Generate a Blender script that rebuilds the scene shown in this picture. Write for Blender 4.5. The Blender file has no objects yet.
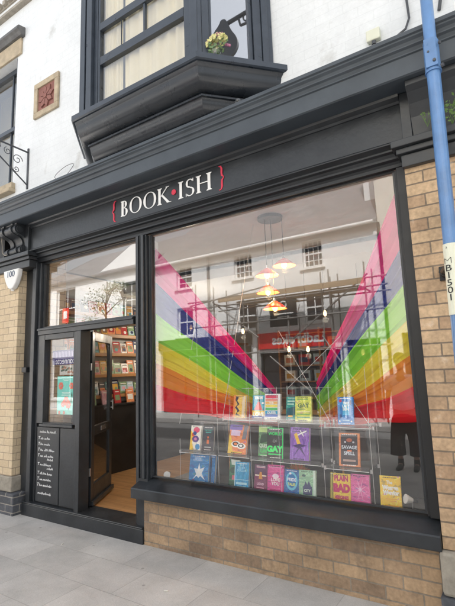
import bpy, bmesh, math, random
from mathutils import Vector, Matrix
random.seed(7)
S = bpy.context.scene
col = S.collection
R = math.radians

# ------------------------------------------------------------------ camera
cam_d = bpy.data.cameras.new('camera'); cam = bpy.data.objects.new('camera', cam_d); col.objects.link(cam)
S.camera = cam
cam_d.sensor_fit = 'VERTICAL'; cam_d.sensor_height = 36.0; cam_d.lens = 437.6/606*36
cam_d.clip_start = 0.02; cam_d.clip_end = 2000
yaw, pit, rol = -0.57213929, 0.15415029, -0.03488998
fw = Vector((math.sin(yaw)*math.cos(pit), math.cos(yaw)*math.cos(pit), math.sin(pit)))
r_ = Vector((math.cos(yaw), -math.sin(yaw), 0)); u_ = r_.cross(fw)
r2 = r_*math.cos(rol)+u_*math.sin(rol); u2 = -r_*math.sin(rol)+u_*math.cos(rol)
cam.matrix_world = Matrix(((r2.x, u2.x, -fw.x, 0.0), (r2.y, u2.y, -fw.y, -3.0516), (r2.z, u2.z, -fw.z, 1.5), (0, 0, 0, 1)))

# ------------------------------------------------------------------ world, sun, exposure
SUN_EL, SUN_AZ = R(48), R(20)      # the sun stands behind the shop: direction (sin az, cos az)
w = bpy.data.worlds.new('World'); S.world = w; w.use_nodes = True
nt = w.node_tree; bg = nt.nodes['Background']
sky = nt.nodes.new('ShaderNodeTexSky'); sky.sky_type = 'NISHITA'; sky.sun_disc = False
sky.sun_elevation = SUN_EL; sky.sun_rotation = SUN_AZ
sky.air_density = 1.3; sky.dust_density = 5.0; sky.ozone_density = 1.0
hs = nt.nodes.new('ShaderNodeHueSaturation'); hs.inputs['Saturation'].default_value = 0.30
nt.links.new(sky.outputs[0], hs.inputs['Color']); nt.links.new(hs.outputs[0], bg.inputs[0])
bg.inputs[1].default_value = 0.13
sd = bpy.data.lights.new('sun', 'SUN'); sd.energy = 3.0; sd.angle = R(0.6); sd.color = (1, .985, .965)
so = bpy.data.objects.new('sun', sd); col.objects.link(so)
sdir = Vector((math.sin(SUN_AZ)*math.cos(SUN_EL), math.cos(SUN_AZ)*math.cos(SUN_EL), math.sin(SUN_EL)))
so.rotation_euler = sdir.to_track_quat('Z', 'Y').to_euler(); so.location = sdir*40
S.view_settings.view_transform = 'Standard'; S.view_settings.look = 'None'
S.view_settings.gamma = 1; S.view_settings.use_curve_mapping = False
S.view_settings.exposure = 1.7
S.render.engine = 'CYCLES'
try:
    S.cycles.max_bounces = 10; S.cycles.transparent_max_bounces = 16; S.cycles.glossy_bounces = 5
except Exception: pass

# ------------------------------------------------------------------ materials
def lin(c):
    return tuple(((v/255)/12.92 if v/255 <= .04045 else (((v/255)+.055)/1.055)**2.4) for v in c)
def newmat(name):
    m = bpy.data.materials.new(name); m.use_nodes = True
    return m, m.node_tree, m.node_tree.nodes['Principled BSDF']
def N(nt, t, **kw):
    n = nt.nodes.new(t)
    for k, v in kw.items(): setattr(n, k, v)
    return n
def mat(name, color, rough=.6, metal=0, var=.12, vscale=6, bump=.0, bscale=60, spec=.5, coat=0, detail=6):
    m, nt, b = newmat(name)
    b.inputs['Roughness'].default_value = rough; b.inputs['Metallic'].default_value = metal
    b.inputs['Specular IOR Level'].default_value = spec
    if coat: b.inputs['Coat Weight'].default_value = coat; b.inputs['Coat Roughness'].default_value = .15
    tc = N(nt, 'ShaderNodeTexCoord')
    if var:
        no = N(nt, 'ShaderNodeTexNoise'); no.inputs['Scale'].default_value = vscale; no.inputs['Detail'].default_value = detail
        no.inputs['Roughness'].default_value = .6
        nt.links.new(tc.outputs['Object'], no.inputs['Vector'])
        mr = N(nt, 'ShaderNodeMapRange'); mr.inputs[1].default_value = .3; mr.inputs[2].default_value = .7
        mr.inputs[3].default_value = 1-var; mr.inputs[4].default_value = 1+var
        nt.links.new(no.outputs[0], mr.inputs[0])
        mx = N(nt, 'ShaderNodeVectorMath', operation='SCALE'); mx.inputs[0].default_value = color[:3]
        nt.links.new(mr.outputs[0], mx.inputs['Scale']); nt.links.new(mx.outputs[0], b.inputs['Base Color'])
        mr2 = N(nt, 'ShaderNodeMapRange'); mr2.inputs[1].default_value = .3; mr2.inputs[2].default_value = .7
        mr2.inputs[3].default_value = max(.03, rough-.1); mr2.inputs[4].default_value = min(1, rough+.1)
        nt.links.new(no.outputs[0], mr2.inputs[0]); nt.links.new(mr2.outputs[0], b.inputs['Roughness'])
    else: b.inputs['Base Color'].default_value = (*color[:3], 1)
    if bump:
        n2 = N(nt, 'ShaderNodeTexNoise'); n2.inputs['Scale'].default_value = bscale; n2.inputs['Detail'].default_value = 5
        nt.links.new(tc.outputs['Object'], n2.inputs['Vector'])
        bp = N(nt, 'ShaderNodeBump'); bp.inputs['Strength'].default_value = bump; bp.inputs['Distance'].default_value = .01
        nt.links.new(n2.outputs[0], bp.inputs['Height']); nt.links.new(bp.outputs[0], b.inputs['Normal'])
    return m
def emit(name, color, st):
    m, nt, b = newmat(name)
    b.inputs['Base Color'].default_value = (*color, 1)
    b.inputs['Emission Color'].default_value = (*color, 1); b.inputs['Emission Strength'].default_value = st
    return m
def glass(name, base=.05, gain=1.0, rough=.0, tint=(1, 1, 1), wav=0.0):
    m = bpy.data.materials.new(name); m.use_nodes = True; nt = m.node_tree; nt.nodes.clear()
    out = N(nt, 'ShaderNodeOutputMaterial'); mx = N(nt, 'ShaderNodeMixShader')
    tr = N(nt, 'ShaderNodeBsdfTransparent'); tr.inputs[0].default_value = (*tint, 1)
    gl = N(nt, 'ShaderNodeBsdfGlossy'); gl.inputs['Roughness'].default_value = rough
    ge = N(nt, 'ShaderNodeNewGeometry'); dt = N(nt, 'ShaderNodeVectorMath', operation='DOT_PRODUCT')   # Schlick reflectance, the same from both faces
    nt.links.new(ge.outputs['Normal'], dt.inputs[0]); nt.links.new(ge.outputs['Incoming'], dt.inputs[1])
    ab = N(nt, 'ShaderNodeMath', operation='ABSOLUTE'); nt.links.new(dt.outputs['Value'], ab.inputs[0])
    om = N(nt, 'ShaderNodeMath', operation='SUBTRACT'); om.inputs[0].default_value = 1; nt.links.new(ab.outputs[0], om.inputs[1])
    pw = N(nt, 'ShaderNodeMath', operation='POWER'); nt.links.new(om.outputs[0], pw.inputs[0]); pw.inputs[1].default_value = 5
    lw = N(nt, 'ShaderNodeMath', operation='MULTIPLY_ADD'); nt.links.new(pw.outputs[0], lw.inputs[0]); lw.inputs[1].default_value = .96; lw.inputs[2].default_value = .04
    ma = N(nt, 'ShaderNodeMath', operation='MULTIPLY_ADD'); ma.inputs[1].default_value = gain; ma.inputs[2].default_value = base
    ma.use_clamp = True
    nt.links.new(lw.outputs[0], ma.inputs[0]); nt.links.new(ma.outputs[0], mx.inputs[0])
    nt.links.new(tr.outputs[0], mx.inputs[1]); nt.links.new(gl.outputs[0], mx.inputs[2]); nt.links.new(mx.outputs[0], out.inputs[0])
    if wav:
        tc = N(nt, 'ShaderNodeTexCoord'); no = N(nt, 'ShaderNodeTexNoise'); no.inputs['Scale'].default_value = 1.3; no.inputs['Detail'].default_value = 1
        nt.links.new(tc.outputs['Object'], no.inputs['Vector'])
        bp = N(nt, 'ShaderNodeBump'); bp.inputs['Strength'].default_value = wav; bp.inputs['Distance'].default_value = .01
        nt.links.new(no.outputs[0], bp.inputs['Height']); nt.links.new(bp.outputs[0], gl.inputs['Normal'])
    return m
def brick(name, c1, c2, mortar, bw=.225, bh=.0812, z0=0.0, x0=0.0, msize=.005, stain=.25, bump=.5, painted=False, patch=None, rough=.85):
    m, nt, b = newmat(name); b.inputs['Roughness'].default_value = rough
    ge = N(nt, 'ShaderNodeNewGeometry'); sp = N(nt, 'ShaderNodeSeparateXYZ'); nt.links.new(ge.outputs['Position'], sp.inputs[0])
    ad = N(nt, 'ShaderNodeMath', operation='ADD'); nt.links.new(sp.outputs[0], ad.inputs[0]); nt.links.new(sp.outputs[1], ad.inputs[1])
    a2 = N(nt, 'ShaderNodeMath', operation='ADD'); nt.links.new(ad.outputs[0], a2.inputs[0]); a2.inputs[1].default_value = -x0+90*bw
    z2 = N(nt, 'ShaderNodeMath', operation='ADD'); nt.links.new(sp.outputs[2], z2.inputs[0]); z2.inputs[1].default_value = -z0+40*bh
    cb = N(nt, 'ShaderNodeCombineXYZ'); nt.links.new(a2.outputs[0], cb.inputs[0]); nt.links.new(z2.outputs[0], cb.inputs[1])
    # small wobble so that the joints are not ruler straight
    wn = N(nt, 'ShaderNodeTexNoise'); wn.inputs['Scale'].default_value = 9; nt.links.new(cb.outputs[0], wn.inputs['Vector'])
    wm = N(nt, 'ShaderNodeVectorMath', operation='MULTIPLY_ADD'); wm.inputs[1].default_value = (.005, .005, 0)
    nt.links.new(wn.outputs['Color'], wm.inputs[0]); nt.links.new(cb.outputs[0], wm.inputs[2])
    bt = N(nt, 'ShaderNodeTexBrick'); bt.inputs['Scale'].default_value = 1; bt.inputs['Brick Width'].default_value = bw
    bt.inputs['Row Height'].default_value = bh; bt.inputs['Mortar Size'].default_value = msize; bt.inputs['Mortar Smooth'].default_value = .15
    bt.inputs['Color1'].default_value = (*c1, 1); bt.inputs['Color2'].default_value = (*c2, 1); bt.inputs['Mortar'].default_value = (*mortar, 1)
    bt.inputs['Bias'].default_value = -.1
    nt.links.new(wm.outputs[0], bt.inputs['Vector'])
    n1 = N(nt, 'ShaderNodeTexNoise'); n1.inputs['Scale'].default_value = 3.5; n1.inputs['Detail'].default_value = 8; n1.inputs['Roughness'].default_value = .7
    nt.links.new(ge.outputs['Position'], n1.inputs['Vector'])
    mr = N(nt, 'ShaderNodeMapRange'); mr.inputs[1].default_value = .32; mr.inputs[2].default_value = .68; mr.inputs[3].default_value = 1-stain; mr.inputs[4].default_value = 1+stain*.6
    nt.links.new(n1.outputs[0], mr.inputs[0])
    n3 = N(nt, 'ShaderNodeTexNoise'); n3.inputs['Scale'].default_value = 45; n3.inputs['Detail'].default_value = 4
    nt.links.new(ge.outputs['Position'], n3.inputs['Vector'])
    mr3 = N(nt, 'ShaderNodeMapRange'); mr3.inputs[1].default_value = .3; mr3.inputs[2].default_value = .7; mr3.inputs[3].default_value = 1-stain*.45; mr3.inputs[4].default_value = 1+stain*.45
    nt.links.new(n3.outputs[0], mr3.inputs[0])
    mm = N(nt, 'ShaderNodeMath', operation='MULTIPLY'); nt.links.new(mr.outputs[0], mm.inputs[0]); nt.links.new(mr3.outputs[0], mm.inputs[1])
    sc = N(nt, 'ShaderNodeVectorMath', operation='SCALE')
    src = bt.outputs['Color']
    if patch:      # soot or limewash stain of another colour in large ragged patches
        pn = N(nt, 'ShaderNodeTexNoise'); pn.inputs['Scale'].default_value = patch[1]; pn.inputs['Detail'].default_value = 7; pn.inputs['Roughness'].default_value = .65
        nt.links.new(ge.outputs['Position'], pn.inputs['Vector'])
        pr = N(nt, 'ShaderNodeMapRange'); pr.inputs[1].default_value = patch[2]; pr.inputs[2].default_value = patch[2]+.12; pr.inputs[4].default_value = patch[3]
        nt.links.new(pn.outputs[0], pr.inputs[0])
        pm = N(nt, 'ShaderNodeMix', data_type='RGBA'); nt.links.new(pr.outputs[0], pm.inputs[0]); nt.links.new(src, pm.inputs[6]); pm.inputs[7].default_value = (*patch[0], 1)
        src = pm.outputs[2]
    nt.links.new(src, sc.inputs[0]); nt.links.new(mm.outputs[0], sc.inputs['Scale']); nt.links.new(sc.outputs[0], b.inputs['Base Color'])
    iv = N(nt, 'ShaderNodeMath', operation='SUBTRACT'); iv.inputs[0].default_value = 1; nt.links.new(bt.outputs['Fac'], iv.inputs[1])
    ad3 = N(nt, 'ShaderNodeMath', operation='MULTIPLY_ADD'); nt.links.new(n3.outputs[0], ad3.inputs[0]); ad3.inputs[1].default_value = .35; nt.links.new(iv.outputs[0], ad3.inputs[2])
    bp = N(nt, 'ShaderNodeBump'); bp.inputs['Strength'].default_value = bump; bp.inputs['Distance'].default_value = .008
    nt.links.new(ad3.outputs[0], bp.inputs['Height']); nt.links.new(bp.outputs[0], b.inputs['Normal'])
    return m
def slabs(name, c1, c2, mortar, bw, bh, rot=0, msize=.006, patchc=(.12, .115, .11)):
    m, nt, b = newmat(name); b.inputs['Roughness'].default_value = .8
    ge = N(nt, 'ShaderNodeNewGeometry'); mp = N(nt, 'ShaderNodeMapping'); mp.inputs['Rotation'].default_value = (0, 0, rot); mp.inputs['Location'].default_value = (50*bw, 50*bh, 0)
    nt.links.new(ge.outputs['Position'], mp.inputs[0])
    bt = N(nt, 'ShaderNodeTexBrick'); bt.inputs['Scale'].default_value = 1; bt.inputs['Brick Width'].default_value = bw; bt.inputs['Row Height'].default_value = bh
    bt.inputs['Mortar Size'].default_value = msize; bt.inputs['Mortar Smooth'].default_value = .4
    bt.inputs['Color1'].default_value = (*c1, 1); bt.inputs['Color2'].default_value = (*c2, 1); bt.inputs['Mortar'].default_value = (*mortar, 1)
    nt.links.new(mp.outputs[0], bt.inputs['Vector'])
    n1 = N(nt, 'ShaderNodeTexNoise'); n1.inputs['Scale'].default_value = 2.2; n1.inputs['Detail'].default_value = 9; n1.inputs['Roughness'].default_value = .65
    nt.links.new(ge.outputs['Position'], n1.inputs['Vector'])
    mr = N(nt, 'ShaderNodeMapRange'); mr.inputs[1].default_value = .3; mr.inputs[2].default_value = .7; mr.inputs[3].default_value = .78; mr.inputs[4].default_value = 1.1
    nt.links.new(n1.outputs[0], mr.inputs[0])
    n3 = N(nt, 'ShaderNodeTexNoise'); n3.inputs['Scale'].default_value = 160; n3.inputs['Detail'].default_value = 2
    nt.links.new(ge.outputs['Position'], n3.inputs['Vector'])
    m3 = N(nt, 'ShaderNodeMapRange'); m3.inputs[1].default_value = .3; m3.inputs[2].default_value = .7; m3.inputs[3].default_value = .9; m3.inputs[4].default_value = 1.1
    nt.links.new(n3.outputs[0], m3.inputs[0])
    mm = N(nt, 'ShaderNodeMath', operation='MULTIPLY'); nt.links.new(mr.outputs[0], mm.inputs[0]); nt.links.new(m3.outputs[0], mm.inputs[1])
    # chewing gum spots and small stains
    vo = N(nt, 'ShaderNodeTexVoronoi'); vo.inputs['Scale'].default_value = 4.3; nt.links.new(ge.outputs['Position'], vo.inputs['Vector'])
    vr = N(nt, 'ShaderNodeMapRange'); vr.inputs[1].default_value = .045; vr.inputs[2].default_value = .07; vr.inputs[3].default_value = .66; vr.inputs[4].default_value = 1
    nt.links.new(vo.outputs['Distance'], vr.inputs[0])
    m4 = N(nt, 'ShaderNodeMath', operation='MULTIPLY'); nt.links.new(mm.outputs[0], m4.inputs[0]); nt.links.new(vr.outputs[0], m4.inputs[1])
    sc = N(nt, 'ShaderNodeVectorMath', operation='SCALE'); nt.links.new(bt.outputs['Color'], sc.inputs[0]); nt.links.new(m4.outputs[0], sc.inputs['Scale'])
    nt.links.new(sc.outputs[0], b.inputs['Base Color'])
    iv = N(nt, 'ShaderNodeMath', operation='SUBTRACT'); iv.inputs[0].default_value = 1; nt.links.new(bt.outputs['Fac'], iv.inputs[1])
    bp = N(nt, 'ShaderNodeBump'); bp.inputs['Strength'].default_value = .4; bp.inputs['Distance'].default_value = .004
    nt.links.new(iv.outputs[0], bp.inputs['Height']); nt.links.new(bp.outputs[0], b.inputs['Normal'])
    return m
def wood(name, c1, c2, plank=.12, axis=0, rough=.45):
    m, nt, b = newmat(name); b.inputs['Roughness'].default_value = rough
    tc = N(nt, 'ShaderNodeNewGeometry')
    mp = N(nt, 'ShaderNodeMapping'); mp.inputs['Location'].default_value = (30, 30, 0)
    mp.inputs['Rotation'].default_value = (0, 0, R(90) if axis else 0)
    nt.links.new(tc.outputs['Position'], mp.inputs[0])
    bt = N(nt, 'ShaderNodeTexBrick'); bt.inputs['Scale'].default_value = 1; bt.inputs['Brick Width'].default_value = 1.2; bt.inputs['Row Height'].default_value = plank
    bt.inputs['Mortar Size'].default_value = .0015; bt.inputs['Color1'].default_value = (*c1, 1); bt.inputs['Color2'].default_value = (*c2, 1)
    bt.inputs['Mortar'].default_value = (c2[0]*.35, c2[1]*.35, c2[2]*.35, 1)
    nt.links.new(mp.outputs[0], bt.inputs['Vector'])
    m2 = N(nt, 'ShaderNodeMapping'); m2.inputs['Scale'].default_value = (2, 28, 28); nt.links.new(mp.outputs[0], m2.inputs[0])
    no = N(nt, 'ShaderNodeTexNoise'); no.inputs['Scale'].default_value = 1; no.inputs['Detail'].default_value = 6; nt.links.new(m2.outputs[0], no.inputs['Vector'])
    mr = N(nt, 'ShaderNodeMapRange'); mr.inputs[1].default_value = .3; mr.inputs[2].default_value = .7; mr.inputs[3].default_value = .75; mr.inputs[4].default_value = 1.15
    nt.links.new(no.outputs[0], mr.inputs[0])
    sc = N(nt, 'ShaderNodeVectorMath', operation='SCALE'); nt.links.new(bt.outputs['Color'], sc.inputs[0]); nt.links.new(mr.outputs[0], sc.inputs['Scale'])
    nt.links.new(sc.outputs[0], b.inputs['Base Color'])
    return m
def fabric(name, c):
    m = bpy.data.materials.new(name); m.use_nodes = True; nt = m.node_tree; nt.nodes.clear()
    out = N(nt, 'ShaderNodeOutputMaterial'); mx = N(nt, 'ShaderNodeMixShader'); mx.inputs[0].default_value = .45
    d = N(nt, 'ShaderNodeBsdfDiffuse'); t = N(nt, 'ShaderNodeBsdfTranslucent')
    d.inputs[0].default_value = (*c, 1); t.inputs[0].default_value = (*c, 1)
    nt.links.new(d.outputs[0], mx.inputs[1]); nt.links.new(t.outputs[0], mx.inputs[2])
    m2 = N(nt, 'ShaderNodeMixShader'); m2.inputs[0].default_value = .05; tr = N(nt, 'ShaderNodeBsdfTransparent')
    nt.links.new(mx.outputs[0], m2.inputs[1]); nt.links.new(tr.outputs[0], m2.inputs[2]); nt.links.new(m2.outputs[0], out.inputs[0])
    return m
_c = {}
def flat(c, rough=.45, coat=0):
    k = (tuple(c), rough, coat)
    if k not in _c: _c[k] = mat('print_%d' % len(_c), lin(c), rough, var=.10, vscale=45, coat=coat, detail=3)
    return _c[k]

M = {}
M['dark'] = mat('charcoal_paint', (.023, .0265, .031), .38, var=.32, vscale=5, bump=.16, bscale=30, coat=.12)
M['dark2'] = mat('slate_grey_paint', (.054, .066, .080), .40, var=.22, vscale=4, bump=.12, bscale=26)
M['bay'] = mat('blue_grey_paint', (.036, .046, .062), .35, var=.18, vscale=9, bump=.12, bscale=22, coat=.2)
M['corbel'] = mat('glossy_slate_paint', (.017, .021, .027), .30, var=.2, vscale=4, bump=.10, bscale=14, coat=.12)
M['head'] = mat('window_head_dark', (.011, .013, .016), .40, var=.2, vscale=6)  # darker than the charcoal of the frame
M['black'] = mat('black_paint', (.012, .013, .015), .45, var=.1)
M['wall'] = brick('white_painted_brick', (.77, .795, .81), (.755, .78, .795), (.725, .75, .765), .225, .0812, msize=.004, stain=.06, bump=.28, rough=.7, patch=((.42, .41, .38), 2.6, .60, .45))
M['pier'] = brick('buff_brick', (.57, .405, .25), (.38, .25, .155), (.22, .17, .125), .225, .0812, z0=2.767-.0812*30-.001, x0=-.48-.05-.1125, msize=.005, stain=.34, bump=1.0, patch=((.60, .54, .45), 7.0, .62, .5))
M['pierL'] = brick('pale_buff_brick', (.68, .55, .375), (.60, .47, .31), (.36, .28, .20), .225, .0812, z0=2.767-.0812*30, x0=-4.93, msize=.004, stain=.13, bump=.4)
M['riser'] = brick('sooty_buff_brick', (.41, .285, .175), (.20, .14, .10), (.25, .21, .165), .225, .0812, z0=.366-.0812*4, x0=-2.646-.1125, msize=.0048, stain=.32, bump=1.0, patch=((.17, .13, .10), 5.5, .55, .5))
M['bluebrick'] = brick('dark_blue_brick', (.10, .105, .12), (.07, .075, .085), (.30, .28, .25), .225, .0812, z0=0.04, x0=-4.93, msize=.006, stain=.3, bump=.5)
M['stone'] = mat('worn_sandstone', (.46, .38, .27), .85, var=.22, vscale=9, bump=.4, bscale=25)
M['stoneg'] = mat('grey_weathered_stone', (.33, .30, .25), .9, var=.25, vscale=12, bump=.7, bscale=22)
M['leadcap'] = mat('weathered_dark_moulding', (.12, .12, .12), .6, var=.3, vscale=12)
M['pave'] = slabs('paving_slabs', (.555, .53, .50), (.47, .452, .43), (.40, .38, .355), .56, .38, msize=.0035)
M['asphalt'] = mat('asphalt', (.19, .188, .185), .85, var=.2, vscale=3, bump=.4, bscale=200)
M['kerb'] = mat('kerb_stone', (.30, .29, .28), .8, var=.15, vscale=8)
M['yellowline'] = mat('road_line_yellow', (.55, .42, .05), .7, var=.2, vscale=20)
M['floor'] = wood('oak_floor', (.50, .28, .12), (.42, .225, .09), .13, 0)
M['oak'] = wood('oak_shelf', (.50, .27, .11), (.42, .22, .09), .3, 1)
M['plaster'] = mat('ceiling_white', (.57, .595, .61), .8, var=.03)
M['cream'] = mat('interior_cream', (.66, .65, .62), .8, var=.06)
M['grey_in'] = mat('interior_grey', (.16, .16, .16), .7, var=.1)
M['panelblack'] = mat('display_panel', (.045, .047, .05), .6, var=.15)
M['glass'] = glass('shop_glass', .048, 1.2, wav=.004)
M['glassU'] = glass('transom_glass', .09, 1.3, wav=.006)
M['glassS'] = glass('side_glass', .04, 1.0)
M['glassBay'] = glass('bay_glass', .13, 1.0, wav=.05)
M['glassCant'] = glass('bay_side_glass', .40, 1.0)
M['acrylic'] = glass('clear_acrylic', .05, .9, tint=(.96, .97, .97))
M['steel'] = mat('brushed_steel', (.55, .55, .56), .3, metal=.9, var=.05)
M['cable'] = mat('pale_cable', (.62, .62, .62), .5, var=0)
M['white'] = mat('white_enamel', (.78, .78, .77), .4, var=.05)
M['blue'] = mat('blue_column_paint', (.098, .215, .44), .34, var=.20, vscale=6, bump=.1, bscale=14, coat=.35)
M['red'] = mat('red_enamel', (.62, .05, .04), .35, var=.06)
M['bulb'] = emit('warm_bulb', (1, .60, .22), 1.5)
M['iron'] = mat('wrought_iron', (.07, .075, .085), .55, var=.15, vscale=30)
M['terra'] = mat('red_terracotta', (.27, .12, .10), .85, var=.2, vscale=20, bump=.4)
M['curtain'] = mat('cream_curtain', (.86, .78, .56), .85, var=.06, vscale=3)
M['letter'] = mat('sign_white', (.82, .82, .82), .5, var=0)
M['brace'] = mat('sign_red', (.62, .03, .07), .5, var=0)
M['paper'] = mat('page_block', (.75, .72, .65), .8, var=.05)
M['plate'] = mat('pale_yellow_plate', (.72, .73, .60), .5, var=.05)
M['slate'] = brick('roof_slates', (.20, .195, .20), (.25, .245, .245), (.10, .10, .10), .3, .16, msize=.006, stain=.2, bump=.6)
M['render'] = mat('white_render', (.75, .76, .76), .8, var=.06, vscale=1.2)
M['render2'] = mat('cream_render', (.66, .63, .56), .8, var=.07, vscale=1.5)
M['darkglass'] = mat('dark_window', (.03, .03, .035), .08, var=0)
M['shopred'] = mat('red_shop_sign', (.70, .035, .03), .4, var=.03)
M['tube'] = mat('galvanised_scaffold_tube', (.24, .23, .22), .5, metal=.5, var=.2, vscale=8)
M['board'] = mat('scaffold_board', (.34, .24, .14), .8, var=.2, vscale=5)

def artmat(c, seed):      # printed cover artwork: three related inks in ragged little shapes
    k = ('art', tuple(c), seed % 5)
    if k in _c: return _c[k]
    m, nt, b = newmat('cover_print_%d' % len(_c)); b.inputs['Roughness'].default_value = .4; b.inputs['Coat Weight'].default_value = .3
    l = lin(c); a1 = tuple(min(.92, v*1.35+.05) for v in l); a2 = (l[0]*.55+.02, l[1]*.6, l[2]*.75+.03); a3 = (l[1]*.5+l[0]*.5, l[2]*.4+l[1]*.6, l[0]*.35+l[2]*.65)
    tc = N(nt, 'ShaderNodeTexCoord'); mp = N(nt, 'ShaderNodeMapping'); mp.inputs['Location'].default_value = (seed*.37, 0, seed*.61)
    mp.inputs['Scale'].default_value = ((1, 1, 1), (.5, 1, 1.6), (1.6, 1, .6), (1, 1, 1), (.8, 1, 2.2))[seed % 5]
    nt.links.new(tc.outputs['Object'], mp.inputs[0])
    no = N(nt, 'ShaderNodeTexNoise'); no.inputs['Scale'].default_value = (34, 26, 30, 55, 22)[seed % 5]; no.inputs['Detail'].default_value = 3; no.inputs['Distortion'].default_value = (0, 1.5, .6, 2.5, .3)[seed % 5]
    nt.links.new(mp.outputs[0], no.inputs['Vector'])
    cr = N(nt, 'ShaderNodeValToRGB'); cr.color_ramp.interpolation = 'CONSTANT'; e = cr.color_ramp.elements
    e[0].position = 0; e[0].color = (*a2, 1); e[1].position = .385; e[1].color = (*l, 1)
    q = e.new(.56); q.color = (*a1, 1); q = e.new(.615); q.color = (*l, 1); q = e.new(.66); q.color = (*a3, 1)
    nt.links.new(no.outputs[0], cr.inputs[0]); nt.links.new(cr.outputs[0], b.inputs['Base Color']); _c[k] = m
    return m
# ------------------------------------------------------------------ builders
def chaikin(pts, n=2, closed=True):      # rounds the corners of an outline
    for _ in range(n):
        out = []; m_ = len(pts) if closed else len(pts)-1
        for k in range(m_):
            a, b = pts[k], pts[(k+1) % len(pts)]
            out += [tuple(.75*p+.25*q for p, q in zip(a, b)), tuple(.25*p+.75*q for p, q in zip(a, b))]
        pts = out if closed else [pts[0]]+out+[pts[-1]]
    return pts
def each(items, name, m_, parent, **kw):      # one mesh per piece
    return [it.build(name, m_, parent, **kw) for it in items]
class MB:
    def __init__(s): s.v = []; s.f = []; s.mi = []
    def quad(s, *p, m=0):
        i = len(s.v); s.v += [tuple(q) for q in p]; s.f.append(tuple(range(i, i+len(p)))); s.mi.append(m); return s
    def box(s, x0, x1, y0, y1, z0, z1, m=0):
        x0, x1 = sorted((x0, x1)); y0, y1 = sorted((y0, y1)); z0, z1 = sorted((z0, z1))
        i = len(s.v)
        s.v += [(x0, y0, z0), (x1, y0, z0), (x1, y1, z0), (x0, y1, z0), (x0, y0, z1), (x1, y0, z1), (x1, y1, z1), (x0, y1, z1)]
        for f in ((0, 3, 2, 1), (4, 5, 6, 7), (0, 1, 5, 4), (1, 2, 6, 5), (2, 3, 7, 6), (3, 0, 4, 7)):
            s.f.append(tuple(i+k for k in f)); s.mi.append(m)
        return s
    def tube(s, pts, r, n=8, m=0, caps=True):
        pts = [Vector(p) for p in pts]; rs = r if isinstance(r, (list, tuple)) else [r]*len(pts); rings = []
        prev = None
        for k, p in enumerate(pts):
            t = (pts[min(k+1, len(pts)-1)]-pts[max(k-1, 0)]).normalized()
            a = t.cross(Vector((0, 0, 1))) if prev is None else prev-t*prev.dot(t)
            if a.length < 1e-4: a = t.cross(Vector((1, 0, 0)))
            a.normalize(); prev = a; b = t.cross(a); i = len(s.v)
            for q in range(n):
                an = 2*math.pi*q/n; s.v.append(tuple(p+(a*math.cos(an)+b*math.sin(an))*rs[k]))
            rings.append(i)
        for k in range(len(rings)-1):
            for q in range(n):
                s.f.append((rings[k]+q, rings[k]+(q+1) % n, rings[k+1]+(q+1) % n, rings[k+1]+q)); s.mi.append(m)
        if caps:
            s.f.append(tuple(rings[0]+q for q in reversed(range(n)))); s.mi.append(m)
            s.f.append(tuple(rings[-1]+q for q in range(n))); s.mi.append(m)
        return s
    def prism(s, pts, d, m=0):      # planar polygon pts extruded by vector d
        n = len(pts); i = len(s.v); d = Vector(d)
        s.v += [tuple(p) for p in pts]+[tuple(Vector(p)+d) for p in pts]
        s.f.append(tuple(range(i, i+n))); s.mi.append(m)
        s.f.append(tuple(reversed(range(i+n, i+2*n)))); s.mi.append(m)
        for k in range(n):
            s.f.append((i+k, i+n+k, i+n+(k+1) % n, i+(k+1) % n)); s.mi.append(m)
        return s
    def lathe(s, c, prof, n=24, m=0):   # prof: (r, z) list
        i0 = len(s.v)
        for (r, z) in prof:
            for q in range(n):
                a = 2*math.pi*q/n; s.v.append((c[0]+r*math.cos(a), c[1]+r*math.sin(a), c[2]+z))
        for k in range(len(prof)-1):
            for q in range(n):
                s.f.append((i0+k*n+q, i0+k*n+(q+1) % n, i0+(k+1)*n+(q+1) % n, i0+(k+1)*n+q)); s.mi.append(m)
        return s
    def grid(s, P, m=0):            # P: rows of points
        i0 = len(s.v); nr, nc = len(P), len(P[0])
        for r in P: s.v += [tuple(p) for p in r]
        for a in range(nr-1):
            for b in range(nc-1):
                s.f.append((i0+a*nc+b, i0+a*nc+b+1, i0+(a+1)*nc+b+1, i0+(a+1)*nc+b)); s.mi.append(m)
        return s
    def ball(s, c, r, n=10, m=0, sc=(1, 1, 1)):
        prof = []
        P = []
        for a in range(n//2+1):
            th = math.pi*a/(n//2)
            P.append([(c[0]+r*sc[0]*math.sin(th)*math.cos(2*math.pi*q/n), c[1]+r*sc[1]*math.sin(th)*math.sin(2*math.pi*q/n), c[2]-r*sc[2]*math.cos(th)) for q in range(n+1)])
        return s.grid(P, m)
    def build(s, name, mats, parent=None, bevel=0, smooth=False, weld=False):
        me = bpy.data.meshes.new(name); me.from_pydata(s.v, [], s.f)
        if not isinstance(mats, (list, tuple)): mats = [mats]
        for mm in mats: me.materials.append(mm)
        if len(mats) > 1: me.polygons.foreach_set('material_index', s.mi)
        bm = bmesh.new(); bm.from_mesh(me)
        if weld: bmesh.ops.remove_doubles(bm, verts=bm.verts, dist=1e-5)
        bmesh.ops.recalc_face_normals(bm, faces=bm.faces); bm.to_mesh(me); bm.free()
        if smooth:
            me.polygons.foreach_set('use_smooth', [True]*len(me.polygons)); me.set_sharp_from_angle(angle=R(32))
        me.update()
        o = bpy.data.objects.new(name, me); col.objects.link(o)
        if parent: o.parent = parent; o.matrix_parent_inverse = parent_inv(parent)
        if bevel:
            b = o.modifiers.new('bevel', 'BEVEL'); b.width = bevel; b.segments = 2; b.limit_method = 'ANGLE'; b.angle_limit = R(40)
        return o
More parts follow.
